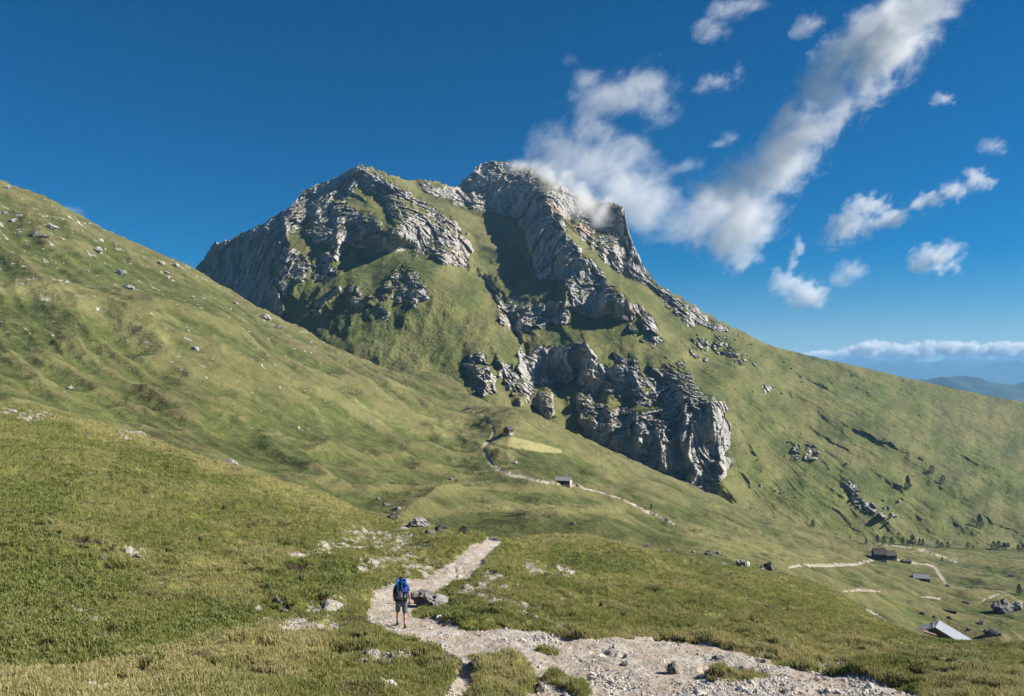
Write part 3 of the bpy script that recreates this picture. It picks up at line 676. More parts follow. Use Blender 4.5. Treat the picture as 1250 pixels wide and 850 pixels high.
a1 = fbm3(xs/60, ys/60, zs/110, 3, 151, .5)*10-facet3(xs/48, ys/48, zs/95, 2)*9
a2 = fbm3(xs/24, ys/24, zs/30, 3, 153, .55)*3-facet3(xs/19, ys/19, zs/42, 3)*5.2
a3 = fbm3(xs/8, ys/8, zs/8, 3, 155, .6)*1.2-facet3(xs/7.5, ys/7.5, zs/13, 5)*2.8
a4 = n3(xs/60, ys/60, zs/9, 157)*2.2-facet3(xs/10, ys/10, zs/70, 7)*3.6            # bedding
a5 = rid3(xs/3.6, ys/3.6, zs/5, 2, 159, .6)*1.2
dsp[sel] = (a1+a2+a3+a4+a5)*sstep(.02, .55, rk[sel])
dsp += n3(Xw/5, Ym/5, Zw/5, 161)*.35+n3(Xw/14, Ym/14, Zw/14, 163)*.8
Ym = Ym-dsp*sstep(0, .03, v+.012)
Xw = (PX-CX)/F*Ym; Zw = -(PY-HY)/F*Ym
# normals -> flat ledges inside rock carry turf
P = np.stack([Xw, Ym, Zw], -1)
dx = np.gradient(P, axis=1); dy = np.gradient(P, axis=0)
N = np.cross(dx, dy); N /= np.linalg.norm(N, axis=-1)[..., None]+1e-9
N[N[..., 1] > 0] *= -1
nzv = blur(N[..., 2].astype(np.float32), 1)
rock = rk*sstep(.80, .60, nzv+.10*(1-RMm))
rock = np.maximum(rock, sstep(.36, .2, nzv)*.8*sstep(.05, .3, RMm+.2*(Zw > 120)))
warm = sstep(650, 700, PX)*sstep(900, 860, PX)*.45
tone = np.clip(bil(fbm2(RX/28, RY/28, 4, 171), PX-MX0, PY-MY0)*.5+fbm2(PX/7, PY/7, 3, 173)*.25, -1, 1)
dry = np.clip(.46+bil(nzf, PX-MX0, PY-MY0)*.5+.35*sstep(1150, 1350, Ym)*(PX < 900)+.25*sstep(900, 1250, PX)*sstep(600, 480, PY), 0, 1)
SAM = Sheet(); SAM.px = px; SAM.PY = PY; SAM.Ym = Ym; SAM.Z = Zw
def hit_m(x, y):
    j = int(round((x-px[0])/.82)); j = min(max(j, 0), len(px)-1)
    col = SAM.PY[:, j]; i = np.interp(y, col, np.arange(nrow))
    i0 = int(i); Yv = float(SAM.Ym[i0, j])
    return Vector(((x-CX)/F*Yv, Yv, -(y-HY)/F*Yv))
# back of the mountain: rows that drop away behind the skyline
back = []
for k, (dyk, dzk) in enumerate([(6, -1), (30, -18), (90, -75), (220, -200), (500, -420), (900, -640)]):
    yb = Ym[0]+dyk; zb = Zw[0]+dzk+n2(px/20, px*0+k, 181)*min(20, dyk*.3)
    back.append(np.stack([(px-CX)/F*yb, yb, zb], -1))
back = np.array(back[::-1])
PV = np.concatenate([back, P], 0)
def padb(a): return np.concatenate([np.repeat(a[:1], len(back), 0), a], 0)
MT_ATTR = dict(rock=padb(rock), tone=padb(tone), dry=padb(dry), warm=padb(warm), earth=padb(rock*0), mown=padb(rock*0), peat=padb(rock*0))
M_LAND_M = land_mat('alpine_turf_and_limestone', 2.6, .92, .95, .8)
fc = grid_faces(*PV.shape[:2]).reshape(-1, 4)[:, ::-1]
mt = mesh_np('mountain', PV.reshape(-1, 3), fc, M_LAND_M, {k: a.ravel() for k, a in MT_ATTR.items()})
tag(mt, kind='structure')
# ------------------------------------------------------------------ link the two lower sheets
M_LAND_B = land_mat('hill_pasture', 1.1, .88, .93, .5)
M_LAND_A = land_mat('near_turf', .14)
t = NT('pale_gravel')
n1 = t.noise(9, 5, .7); n2_ = t.noise(1.1, 4, .6); v1 = t.voro(16)
pc = t.mix(t.ramp(n1, .35, .68), (.31, .28, .245), (.50, .465, .42))
pc = t.mix(t.ramp(n2_, .36, .60), pc, (.335, .275, .215))
pc = t.mix(t.ramp(v1, .05, .0, 0, .5), pc, (.62, .60, .57))
M_GRAVEL = t.bsdf(pc, .95, t.bump(t.math('ADD', t.math('MULTIPLY', n1, .035), t.math('MULTIPLY', t.voro(9), -.018)), 1.), .15)
t = NT('track_dirt')
M_TRACK = t.bsdf(t.mix(t.ramp(t.noise(.4, 4, .7), .35, .65), (.24, .21, .155), (.40, .365, .30)), .95, None, .1)
def link_sheet(s, gname, pname, gm, pm, side=None):
    V = np.stack([s.X, s.YY, s.Z], -1).reshape(-1, 3)
    nr, nc = s.X.shape
    fc = grid_faces(nr, nc).reshape(-1, 4)
    ip = s.ispath[:-1, :-1].ravel()
    at = dict(rock=s.rock.ravel(), tone=s.tone.ravel(), dry=s.dry.ravel(), earth=s.earth.ravel(), warm=np.zeros(V.shape[0]), mown=s.mown.ravel(), peat=s.peat.ravel())
    a = sub_mesh(gname, V, fc, ~ip, gm, at); tag(a, kind='structure')
    b = sub_mesh(pname, V, fc, ip, pm, at); tag(b, kind='structure')
    return a, b
link_sheet(SA, 'ground', 'path', M_LAND_A, M_GRAVEL)
link_sheet(SB, 'pasture', 'track', M_LAND_B, M_TRACK)
# ------------------------------------------------------------------ tufts and stones as counted-by-nobody masses (instanced on points)
def loose(name, verts, faces, mat, smooth=False):
    me = bpy.data.meshes.new(name); me.from_pydata(verts, [], faces); me.materials.append(mat)
    if smooth: me.polygons.foreach_set('use_smooth', [True]*len(me.polygons))
    return bpy.data.objects.new(name, me)
def tuft(seed, n, h, spread, wd, lean):
    r = random.Random(seed); V = []; Fs = []
    for i in range(n):
        a = r.uniform(0, 6.283); d = spread*math.sqrt(r.random()); x, y = d*math.cos(a), d*math.sin(a)
        b = r.uniform(0, 6.283); ln = r.uniform(.3, 1.)*lean; hh = h*r.uniform(.45, 1.); w2 = wd*r.uniform(.6, 1.2)
        c = b+1.57+r.uniform(-.6, .6); px_, py_ = math.cos(c)*w2, math.sin(c)*w2
        mx, my = x+math.cos(b)*ln*hh*.4, y+math.sin(b)*ln*hh*.4; tx, ty = x+math.cos(b)*ln*hh, y+math.sin(b)*ln*hh
        k = len(V)
        V += [(x-px_, y-py_, -.03), (x+px_, y+py_, -.03), (mx+px_*.8, my+py_*.8, hh*.6), (mx-px_*.8, my-py_*.8, hh*.6), (tx, ty, hh*(1-.25*ln))]
        Fs += [(k, k+1, k+2, k+3), (k+3, k+2, k+4)]
    return V, Fs
def rock_shape(seed, sub=2, flat=.65, rough=.35, scale=(1, 1, 1)):
    bm = bmesh.new(); bmesh.ops.create_icosphere(bm, subdivisions=sub, radius=1.)
    P_ = np.array([v.co[:] for v in bm.verts])
    f = facet3(P_[:, 0]*.8, P_[:, 1]*.8, P_[:, 2]*.8, seed)*.5+facet3(P_[:, 0]*1.9, P_[:, 1]*1.9, P_[:, 2]*1.9, seed+9)*.22+fbm3(P_[:, 0]*2, P_[:, 1]*2, P_[:, 2]*2, 3, seed)*.2
    P_ = P_*(1+f*rough*1.6)[:, None]
    # flatten random cuts
    r = random.Random(seed)
    for q_ in range(7):
        nn = Vector((r.gauss(0, 1), r.gauss(0, 1), r.gauss(0, .8))).normalized(); lim = r.uniform(.62, .88)
        d = P_ @ np.array(nn); P_ -= np.maximum(d-lim, 0)[:, None]*np.array(nn)*.88
    P_ *= np.array([scale[0], scale[1], scale[2]*flat])
    for v, p in zip(bm.verts, P_): v.co = p
    V = [v.co[:] for v in bm.verts]; Fs = [[v.index for v in f.verts] for f in bm.faces]; bm.free()
    return V, Fs
def points_instancer(name, P, scale, rot, var, objs, attrs, label, cat, align=None):
    me = bpy.data.meshes.new(name); me.vertices.add(len(P)); me.vertices.foreach_set('co', np.ascontiguousarray(P, np.float32).ravel())
    for k, v, ty in [('sc', scale, 'FLOAT'), ('va', var, 'INT')]+[(k, v, 'FLOAT') for k, v in attrs.items()]:
        me.attributes.new(k, ty, 'POINT').data.foreach_set('value', np.ascontiguousarray(v))
    me.attributes.new('ro', 'FLOAT_VECTOR', 'POINT').data.foreach_set('vector', np.ascontiguousarray(rot, np.float32).ravel())
    o = bpy.data.objects.new(name, me); COL.objects.link(o)
    g = bpy.data.node_groups.new(name+'_scatter', 'GeometryNodeTree')
    g.interface.new_socket('Geometry', in_out='INPUT', socket_type='NodeSocketGeometry'); g.interface.new_socket('Geometry', in_out='OUTPUT', socket_type='NodeSocketGeometry')
    gi = g.nodes.new('NodeGroupInput'); go = g.nodes.new('NodeGroupOutput')
    jn = g.nodes.new('GeometryNodeGeometryToInstance')
    for ob in objs:
        oi = g.nodes.new('GeometryNodeObjectInfo'); oi.inputs[0].default_value = ob
        oi.inputs['As Instance'].default_value = True
        jn2 = oi.outputs['Geometry']; g.links.new(jn2, jn.inputs[0])
    def named(nm, ty):
        nd = g.nodes.new('GeometryNodeInputNamedAttribute'); nd.data_type = ty; nd.inputs[0].default_value = nm; return nd.outputs[0]
    ip = g.nodes.new('GeometryNodeInstanceOnPoints')
    g.links.new(gi.outputs[0], ip.inputs['Points'])
    gg = g.nodes.new('GeometryNodeJoinGeometry')
    for ob in objs[::-1]:
        oi = g.nodes.new('GeometryNodeObjectInfo'); oi.inputs[0].default_value = ob; oi.inputs['As Instance'].default_value = True
        g.links.new(oi.outputs['Geometry'], gg.inputs[0])
    g.links.new(gg.outputs[0], ip.inputs['Instance']); ip.inputs['Pick Instance'].default_value = True
    g.links.new(named('va', 'INT'), ip.inputs['Instance Index'])
    g.links.new(named('ro', 'FLOAT_VECTOR'), ip.inputs['Rotation']); g.links.new(named('sc', 'FLOAT'), ip.inputs['Scale'])
    g.links.new(ip.outputs[0], go.inputs[0])
    g.nodes.remove(jn)
    for nd in [n for n in g.nodes if n.bl_idname == 'GeometryNodeObjectInfo' and not n.outputs['Geometry'].is_linked]: g.nodes.remove(nd)
    md = o.modifiers.new('scatter', 'NODES'); md.node_group = g
    return tag(o, label, cat, kind='stuff')

def grass_mat(name, lo, hi, dryc):
    t = NT(name)
    geo = t.n('ShaderNodeNewGeometry').outputs['Position']
    at = t.n('ShaderNodeAttribute', attribute_name='dry'); at.attribute_type = 'INSTANCER'
    rnd = t.n('ShaderNodeObjectInfo').outputs['Random']
    c = t.mix(t.ramp(t.noise(1.6, 3, .6, geo), .35, .65), lo, hi)
    c = t.mix(t.math('ADD', at.outputs['Fac'], t.math('MULTIPLY', t.math('SUBTRACT', rnd, .5), .8), True), c, dryc)
    b = t.n('ShaderNodeBsdfPrincipled'); t.set(b.inputs['Base Color'], c); b.inputs['Roughness'].default_value = .7; b.inputs['Specular IOR Level'].default_value = .2
    tr_ = t.n('ShaderNodeBsdfTranslucent'); t.set(tr_.inputs[0], c)
    mx = t.n('ShaderNodeMixShader'); mx.inputs[0].default_value = .3
    t.t.links.new(b.outputs[0], mx.inputs[1]); t.t.links.new(tr_.outputs[0], mx.inputs[2]); t.t.links.new(mx.outputs[0], t.out.inputs[0])
    return t.m
M_GRASS = grass_mat('grass_blades', (.165, .195, .048), (.26, .265, .082), (.48, .42, .21))
M_HERB = grass_mat('herb_leaves', (.14, .175, .052), (.20, .235, .075), (.25, .26, .10))
M_HEATH = grass_mat('brown_heather', (.20, .155, .09), (.29, .23, .14), (.18, .17, .08))

def sample_A(n, y0, y1, pw, seed, x0=-30, x1=1280):
    """random points on the near sheet, denser close by (depth ~ power law)"""
    r = np.random.default_rng(seed)
    Y = (r.random(n)*(y1**pw-y0**pw)+y0**pw)**(1/pw); PXr = r.uniform(x0, x1, n)
    j = np.interp(PXr, SA.px, np.arange(len(SA.px))); i = np.interp(Y, SA.Y, np.arange(len(SA.Y)))
    z = bil(SA.Z, j, i); pth = bil(SA.path, j, i); dry = bil(SA.dry, j, i); e = bil(SA.earth, j, i); vis = bil(SA.vis.astype(np.float32), j, i)
    return np.stack([(PXr-CX)/F*Y, Y, z], 1), Y, pth, dry, e, vis, r, PXr
P, Y, pth, dry, e, vis, r, PXr = sample_A(330000, 13.2, 150, -.35, 21)
pat = fbm2(P[:, 0]/1.3, P[:, 1]/1.3, 3, 301)
pk = bil(SA.peat, np.interp(PXr, SA.px, np.arange(len(SA.px))), np.interp(Y, SA.Y, np.arange(len(SA.Y))))
keep = (pth+r.normal(0, .1, len(Y)) < .36) & (e+r.normal(0, .14, len(Y)) < .52) & (pk+r.normal(0, .25, len(Y)) < .55) & (vis > .02) & (r.random(len(Y)) < .72+.5*pat)
P, Y, dry, pat, pthk = P[keep], Y[keep], dry[keep], pat[keep], pth[keep]; n = len(Y); rr_ = r.random(n)
pyv = HY-P[:, 2]/Y*F
dk = bil((strokes(SA, DARKG_A, .9)).astype(np.float32), np.interp((P[:, 0]/Y*F+CX), SA.px, np.arange(len(SA.px))), np.interp(Y, SA.Y, np.arange(len(SA.Y))))
hp = fbm2(P[:, 0]/2.4, P[:, 1]/2.4, 4, 303, .6)
var = np.where(rr_ < .5, 0, np.where(rr_ < .8, 1, 2)).astype(np.int32)
var = np.where((dk+.6*pat > .45) & (rr_ > .55+.3*(1-dk)), 3, var).astype(np.int32)
var = np.where((hp > .42) & (rr_ > .45) & (var < 3), 4, var).astype(np.int32)
scl = (.55+.75*r.random(n))*(1+np.clip(Y-20, 0, 200)/75)*(.8+.5*np.clip(pat, -.5, .6))*(1-.45*sstep(.02, .3, pthk))
tf = [loose('grass_tuft', *tuft(1, 15, .15, .13, .0075, .7), M_GRASS), loose('grass_tuft', *tuft(2, 13, .20, .11, .0075, .5), M_GRASS),
      loose('grass_tuft', *tuft(3, 18, .10, .16, .009, .9), M_GRASS), loose('herb_clump', *tuft(4, 16, .13, .17, .026, 1.1), M_HERB),
      loose('heather_clump', *tuft(5, 24, .10, .17, .012, .9), M_HEATH)]
rot = np.stack([r.normal(0, .12, n), r.normal(0, .12, n), r.uniform(0, 6.283, n)], 1)
points_instancer('grass', P, scl, rot, var, tf, {'dry': np.clip(dry*1.05-.25+hp*.25, 0, 1)}, 'short green and straw coloured grass with herbs covering the near slope', 'grass')
print('tufts', n)

# gravel on the path
t = NT('limestone_chips')
rnd = t.n('ShaderNodeObjectInfo').outputs['Random']
c = t.mix(rnd, (.30, .285, .26), (.60, .58, .55)); c = t.mix(t.ramp(t.noise(14, 3, .6), .4, .7, 0, .35), c, (.36, .29, .22))
M_CHIP = t.bsdf(c, .9, None, .15)
P, Y, pth, dry, e, vis, r, PXr = sample_A(150000, 13.2, 75, -.8, 31)
pyv = HY-P[:, 2]/Y*F
rub = (fbm2(P[:, 0]/1.2, P[:, 1]/1.2, 4, 305, .6)+.35*sstep(815, 845, pyv)*sstep(630, 700, PXr)+.3*(stroke(PXr, pyv, [(560,770,12),(620,770,14),(700,785,8)], .8)))
onp = pth+r.normal(0, .06, len(Y)) > .45
keep = ((onp & (r.random(len(Y)) < .05+1.2*np.clip(rub-.05, 0, 1))) | ((~onp) & (e > .45) & (r.random(len(Y)) < .35))) & (vis > .02)
P, Y, rub = P[keep], Y[keep], rub[keep]; n = len(Y)
size = .018+.03*r.random(n)**2+.10*np.clip(rub, 0, 1)**1.5*r.random(n)**3+(r.random(n) < .012)*.10*r.random(n)
P[:, 2] += size*.12
ch = [loose('chip', *rock_shape(40+i, 1, .7, .5), M_CHIP) for i in range(5)]
points_instancer('gravel', P, size, r.uniform(0, 6.283, (n, 3)), r.integers(0, 5, n).astype(np.int32), ch, {}, 'pale limestone gravel and rubble strewn over the footpath', 'gravel')
print('chips', n)
# ------------------------------------------------------------------ clouds: closed bodies of uneven density
def cloud_shader(spec, locs, rmin):
    """density falls off away from the cloud's own lobes and is torn by fractal noise"""
    name, dens, amp, soft, rough, sc_, off = spec
    t = NT(name)
    f = None
    for c, r3 in locs:
        nd = t.n('ShaderNodeVectorMath', operation='MULTIPLY_ADD'); t.set(nd.inputs[0], t.co)
        inv = Vector((1/r3[0], 1/r3[1], 1/r3[2])); nd.inputs[1].default_value = inv
        nd.inputs[2].default_value = (-c.x*inv.x, -c.y*inv.y, -c.z*inv.z)
        ln = t.n('ShaderNodeVectorMath', operation='LENGTH'); t.set(ln.inputs[0], nd.outputs[0])
        if f is None: f = ln.outputs['Value']
        else:
            mn = t.n('ShaderNodeMath', operation='SMOOTH_MIN'); t.set(mn.inputs[0], f); t.set(mn.inputs[1], ln.outputs['Value']); mn.inputs[2].default_value = .45; f = mn.outputs[0]
    n = t.noise(1/(rmin*sc_), 9, rough, t.mapping((1.12, 1.1, .82), (0, 0, 0), t.mapping((1, 1, 1), (0, -.9, 0))), dist=.3)
    v = t.math('ADD', t.math('SUBTRACT', off, f), t.math('MULTIPLY', t.math('SUBTRACT', n, .5), amp))
    d = t.ramp(v, 0., soft, 0, dens)
    pv = t.n('ShaderNodeVolumePrincipled'); pv.inputs['Color'].default_value = (1, 1, 1, 1)
    pv.inputs['Anisotropy'].default_value = .1; t.set(pv.inputs['Density'], d)
    t.t.links.new(pv.outputs[0], t.out.inputs['Volume']); return t.m
def cloud(name, label, blobs, Y, mat, seed, vox=None, group=None, amp=.25, depth=.9, cat='cloud', kind=None, infl=1.62):
    """blobs = (px, py, rx, ry) in photo pixels at depth Y"""
    bm = bmesh.new()
    rr = random.Random(seed); c0 = Vector(((blobs[0][0]-CX)/F*Y, Y, (HY-blobs[0][1])/F*Y)); locs = []
    for b in blobs:
        s = Y/F; rx_, rz_ = b[2]*s*infl, b[3]*s*infl; ryy = depth*(rx_+rz_)/2
        c = Vector(((b[0]-CX)/F*Y, Y+rr.uniform(-.3, .3)*ryy, (HY-b[1])/F*Y))-c0
        locs.append((c, (rx_, ryy, rz_)))
        bmesh.ops.create_icosphere(bm, subdivisions=3, radius=1., matrix=Matrix.Translation(c) @ Matrix.Diagonal((rx_, ryy, rz_, 1)))
    me = bpy.data.meshes.new(name+'_raw'); bm.to_mesh(me); bm.free()
    o = bpy.data.objects.new(name, me); COL.objects.link(o)
    rmin = sorted(min(b[2], b[3]) for b in blobs)[len(blobs)//2]*Y/F
    md = o.modifiers.new('r', 'REMESH'); md.mode = 'VOXEL'; md.voxel_size = vox or rmin/6
    dg = bpy.context.evaluated_depsgraph_get(); ev = o.evaluated_get(dg)
    m2 = bpy.data.meshes.new_from_object(ev); o.modifiers.clear(); o.data = m2; bpy.data.meshes.remove(me)
    n = len(m2.vertices); P_ = np.empty(n*3, np.float32); m2.vertices.foreach_get('co', P_); P_ = P_.reshape(-1, 3)
    N_ = np.empty(n*3, np.float32); m2.vertices.foreach_get('normal', N_); N_ = N_.reshape(-1, 3)
    L = rmin*1.3
    f = fbm3(P_[:, 0]/L, P_[:, 1]/L, P_[:, 2]/L, 4, seed, .6)
    P_ += N_*(f*rmin*amp*1.6)[:, None]
    m2.vertices.foreach_set('co', P_.ravel()); m2.update()
    o.location = c0; m2.materials.clear(); m2.materials.append(cloud_shader(mat, locs[:40], rmin))
    return tag(o, label, cat, group, kind)
#           name, density, noise amplitude, edge softness, roughness, noise size (in lobe radii)
MC_BIG = ('dense_cloud', .0068, 3.8, .7, .70, 2.0, .80)
MC_MID = ('loose_cloud', .0085, 3.8, .6, .70, 2.0, .66)
MC_THIN = ('wispy_cloud', .0060, 3.9, 1.0, .72, 2.2, .80)
MC_MIST = ('mist', .06, 2.4, 1.1, .6, 2.4, .72)
MC_BANK = ('cloud_bank', .006, 2.8, .3, .66, 1.6, .66)
cloud('cloud', 'large bright diagonal cloud crossing the sky at upper right', [
 (1165,-12,30,14),(1140,8,34,18),(1100,22,40,26),(1060,62,44,30),(1088,50,40,34),(1030,88,40,22),(1060,105,26,20),(1010,105,34,18),(1000,130,34,26),(978,158,36,28),(955,188,34,30),(935,215,34,32),(915,240,36,32),(900,268,40,30),(890,295,36,26),(905,312,24,18),(1015,150,22,20),(985,195,20,18),(880,240,34,22),(1075,85,30,22)],
 5200, MC_BIG, 1)
cloud('cloud', 'soft grey white cloud rising from the rocky summit', [
 (700,205,44,30),(690,180,36,30),(720,160,34,34),(735,130,30,26),(765,115,34,22),(795,100,30,22),(800,130,22,20),(740,195,40,26),(775,185,30,22),(715,95,16,14),(700,75,12,8),(760,235,50,30),(810,250,50,28),(850,262,44,28),(800,205,26,14),(838,200,22,9),(775,265,36,22),(670,208,28,20)],
 3700, MC_THIN, 2)
cloud('cloud', 'lumpy white cloud with a thin tail right of the big diagonal one', [
 (1058,252,20,16),(1046,270,22,18),(1030,285,22,14),(1012,296,16,10),(1075,272,16,10),(1092,266,18,10),(1118,252,18,10),(1140,243,16,9),(1158,234,20,11),(1176,232,16,9),(1198,216,16,12)],
 6200, MC_MID, 3)
cloud('cloud', 'white cloud low in the sky just above the mountain slope', [
 (958,345,14,20),(972,358,18,18),(990,362,18,12),(1002,352,12,9),(966,320,8,14),(975,300,5,12)],
 6900, MC_MID, 4)
cloud('cloud', 'compact rounded white puff near the right edge', [
 (1143,314,22,15),(1160,304,18,12),(1128,323,14,10),(1150,326,18,9)],
 6600, MC_MID, 5)
cloud('cloud', 'tiny white puff high above the compact rounded one', [(1153,120,12,8),(1160,124,6,5)], 5200, MC_MID, 6)
cloud('cloud', 'small faint puff at right above the tailed cloud', [(1211,178,12,10),(1219,186,7,5)], 5600, MC_THIN, 7)
cloud('cloud', 'faint torn wisp at top centre of the sky', [(885,14,18,14),(872,34,18,12),(910,8,24,9),(862,44,8,6)], 4800, MC_THIN, 8)
cloud('cloud', 'thin curl of cloud between the summit cloud and the diagonal one', [(872,100,18,9),(858,108,10,6),(900,92,6,12)], 4700, MC_THIN, 9)
cloud('cloud', 'little streak of cloud left of the diagonal cloud', [(893,168,9,8),(880,176,11,4)], 4700, MC_THIN, 10)
cloud('cloud', 'faint pale smudge of cloud above the left grassy ridge', [(86,258,14,6),(92,266,10,7)], 4800, MC_THIN, 11)
cloud('cloud', 'dim scrap of cloud beside the upper left of the diagonal cloud', [(990,30,14,12),(980,38,12,8)], 5000, MC_THIN, 12)
cloud('cloud', 'dim small scrap of cloud low beneath the tailed cloud', [(1040,330,14,14),(1028,342,10,9)], 7000, MC_THIN, 13)
rr = random.Random(5); bank = []
for i in range(38):
    x = 988+i*9+rr.uniform(-3, 3); t_ = min(1, (x-975)/70)
    bank.append((x, 435-rr.uniform(0, 9)*t_, rr.uniform(10, 17), rr.uniform(5, 9)*t_+1))
cloud('cloud', 'long low bank of white cloud behind the blue distant mountains', bank, 35500, MC_BANK, 14, vox=60, depth=1.5)
cloud('mist', 'thin grey mist clinging to the rocks left of the tower', [
 (680,224,16,12),(702,238,20,16),(716,254,18,16),(726,268,14,10),(698,256,14,12),(738,258,12,12),(745,244,12,8)], 1330, MC_MIST, 15, cat='mist', depth=1.)
cloud('mist', 'wisp of mist drifting off the highest summit', [(636,203,16,9),(654,207,16,12),(670,213,18,12),(690,212,16,12)], 1500, MC_MIST, 16, cat='mist', depth=1.)
# ------------------------------------------------------------------ small helpers for built things
def plain(name, col, rough=.8, var=.25, scale=3., bump=.0, spec=.2, stretch=(1, 1, 1)):
    t = NT(name); n = t.noise(scale, 4, .6, t.mapping(stretch))
    c0 = tuple(c*(1-var) for c in col); c1 = tuple(min(1, c*(1+var)) for c in col)
    return t.bsdf(t.mix(t.ramp(n, .3, .7), c0, c1), rough, t.bump(n, bump) if bump else None, spec)
def obj(name, bm, mat, parent=None, smooth=False):
    me = bpy.data.meshes.new(name); bm.normal_update(); bm.to_mesh(me); bm.free(); me.materials.append(mat)
    if smooth: me.polygons.foreach_set('use_smooth', [True]*len(me.polygons))
    o = bpy.data.objects.new(name, me); COL.objects.link(o)
    if parent: o.parent = parent
    return o
def empty(name, loc, rz=0.):
    o = bpy.data.objects.new(name, None); COL.objects.link(o); o.location = loc; o.rotation_euler = (0, 0, rz); o.empty_display_size = .2; return o
def box(bm, x0, x1, y0, y1, z0, z1, M=None):
    vs = [bm.verts.new(Vector(p)) for p in [(x0,y0,z0),(x1,y0,z0),(x1,y1,z0),(x0,y1,z0),(x0,y0,z1),(x1,y0,z1),(x1,y1,z1),(x0,y1,z1)]]
    if M:
        for v in vs: v.co = M @ v.co
    for f in [(0,3,2,1),(4,5,6,7),(0,1,5,4),(1,2,6,5),(2,3,7,6),(3,0,4,7)]: bm.faces.new([vs[i] for i in f])
def prism(bm, pts, y0, y1):
    """profile in x,z extruded along y"""
    a = [bm.verts.new((x, y0, z)) for x, z in pts]; b = [bm.verts.new((x, y1, z)) for x, z in pts]; n = len(pts)
    bm.faces.new(a[::-1]); bm.faces.new(b)
    for i in range(n): bm.faces.new([a[i], a[(i+1) % n], b[(i+1) % n], b[i]][::1])
def tube(bm, a, b, r0, r1=None, seg=8):
    a = Vector(a); b = Vector(b); r1 = r0 if r1 is None else r1; d = (b-a)
    Mx = Matrix.Translation((a+b)/2) @ d.to_track_quat('Z', 'Y').to_matrix().to_4x4()
    bmesh.ops.create_cone(bm, cap_ends=True, segments=seg, radius1=r0, radius2=r1, depth=d.length, matrix=Mx)
def copy_tree(o, parent=None):
    c = o.copy(); COL.objects.link(c); c.parent = parent
    for ch in list(o.children): copy_tree(ch, c)
    return c
def on(px, py, s=None):
    """ground point seen at a photo pixel: near sheet first, then the pasture, then the mountain"""
    if s is None or s == 'A':
        p = hit(SA, px, py)
        if p is not None: return p
    if s != 'M':
        p = hit(SB, px, py)
        if p is not None: return p
    return hit_m(px, py)
def drop(px, Y, s):
    x = (px-CX)/F*Y; return Vector((x, Y, ground_z(s, x, Y)))

WOOD = plain('weathered_dark_wood', (.075, .052, .040), .9, .45, 5, .01, stretch=(1, 1, .15))
WOODB = plain('brown_boards', (.14, .080, .045), .9, .4, 5, .01, stretch=(1, 1, .15))
SHING = plain('grey_shingles', (.26, .26, .27), .9, .3, 6, .02)
SHINGD = plain('dark_shingles', (.085, .08, .08), .9, .4, 6, .02)
METAL = plain('pale_sheet_roof', (.29, .305, .34), .5, .07, .6, 0, .4)
PLAST = plain('whitewashed_stone', (.55, .52, .48), .9, .2, 3, .01)
DARKO = plain('dark_opening', (.012, .012, .014), .9, .2, 1)
STONEM = plain('footing_stone', (.32, .30, .28), .95, .35, 4, .03)

def hut(pos, rz, w, d, h, rh, wall, roof, label, front=WOOD, over=.35, door=True, footing=True, window=True, cat='hut', group=None, endwall=None):
    """gabled hut: ridge along local x; width w (x), depth d (y), eaves h, ridge rise rh"""
    root = empty('wooden_hut', pos, rz); tag(root, label, cat, group)
    bm = bmesh.new(); box(bm, -w/2, w/2, -d/2, d/2, -1.2, h)
    for sx in (-1, 1):                      # gable triangles
        a = [bm.verts.new((sx*w/2-sx*.001, -d/2, h)), bm.verts.new((sx*w/2-sx*.001, d/2, h)), bm.verts.new((sx*w/2-sx*.001, 0, h+rh))]
        b = [bm.verts.new((sx*(w/2-.12), v.co.y, v.co.z)) for v in a]
        bm.faces.new(a); bm.faces.new(b[::-1])
        for i in range(3): bm.faces.new([a[i], a[(i+1) % 3], b[(i+1) % 3], b[i]][::-1])
    obj('wall', bm, wall, root)
    bm = bmesh.new(); sl = math.hypot(d/2, rh); ang = math.atan2(rh, d/2); L = sl+over
    for s_ in (-1, 1):
        Mx = Matrix.Translation((0, 0, h+rh+.06)) @ Matrix.Rotation(0 if s_ > 0 else math.pi, 4, 'Z') @ Matrix.Rotation(-ang, 4, 'X')
        n = 7
        for k in range(n):                  # courses, each a little proud of the one below
            box(bm, -w/2-over, w/2+over, L*k/n, L*(k+1)/n+.06, -.02-.008*k, .09+.012*(n-k) if False else .07+.02*((k+1) % 2), Mx)
    rf = obj('roof', bm, roof, root)
    bm = bmesh.new(); box(bm, -w/2-over, w/2+over, -.16, .16, h+rh+.1, h+rh+.22); obj('ridge_cap', bm, roof, rf)
    if footing:
        bm = bmesh.new(); box(bm, -w/2-.12, w/2+.12, -d/2-.12, d/2+.12, -1.3, .35); obj('footing', bm, STONEM, root)
    if door:
        bm = bmesh.new(); box(bm, -.5, .5, -d/2-.05, -d/2-.004, .36, 2.15 if h > 2.2 else h-.1); dr_ = obj('door', bm, DARKO, root)
        bm = bmesh.new(); box(bm, .3, .38, -d/2-.09, -d/2-.052, 1.1, 1.25); obj('handle', bm, SHING, dr_)
    if window:
        for sx in (-1, 1):
            if w < 5 and sx < 0: continue
            bm = bmesh.new(); box(bm, sx*w*.32-.35, sx*w*.32+.35, -d/2-.045, -d/2-.004, 1.2, 1.9); wi = obj('window', bm, DARKO, root)
            bm = bmesh.new(); box(bm, sx*w*.32-.42, sx*w*.32+.42, -d/2-.08, -d/2-.047, 1.12, 1.19); obj('sill', bm, PLAST, wi)
    if endwall:
        bm = bmesh.new(); box(bm, w/2+.004, w/2+.10, -d/2+.1, d/2-.1, .36, h-.1); obj('end_panel', bm, endwall, root)
    return root
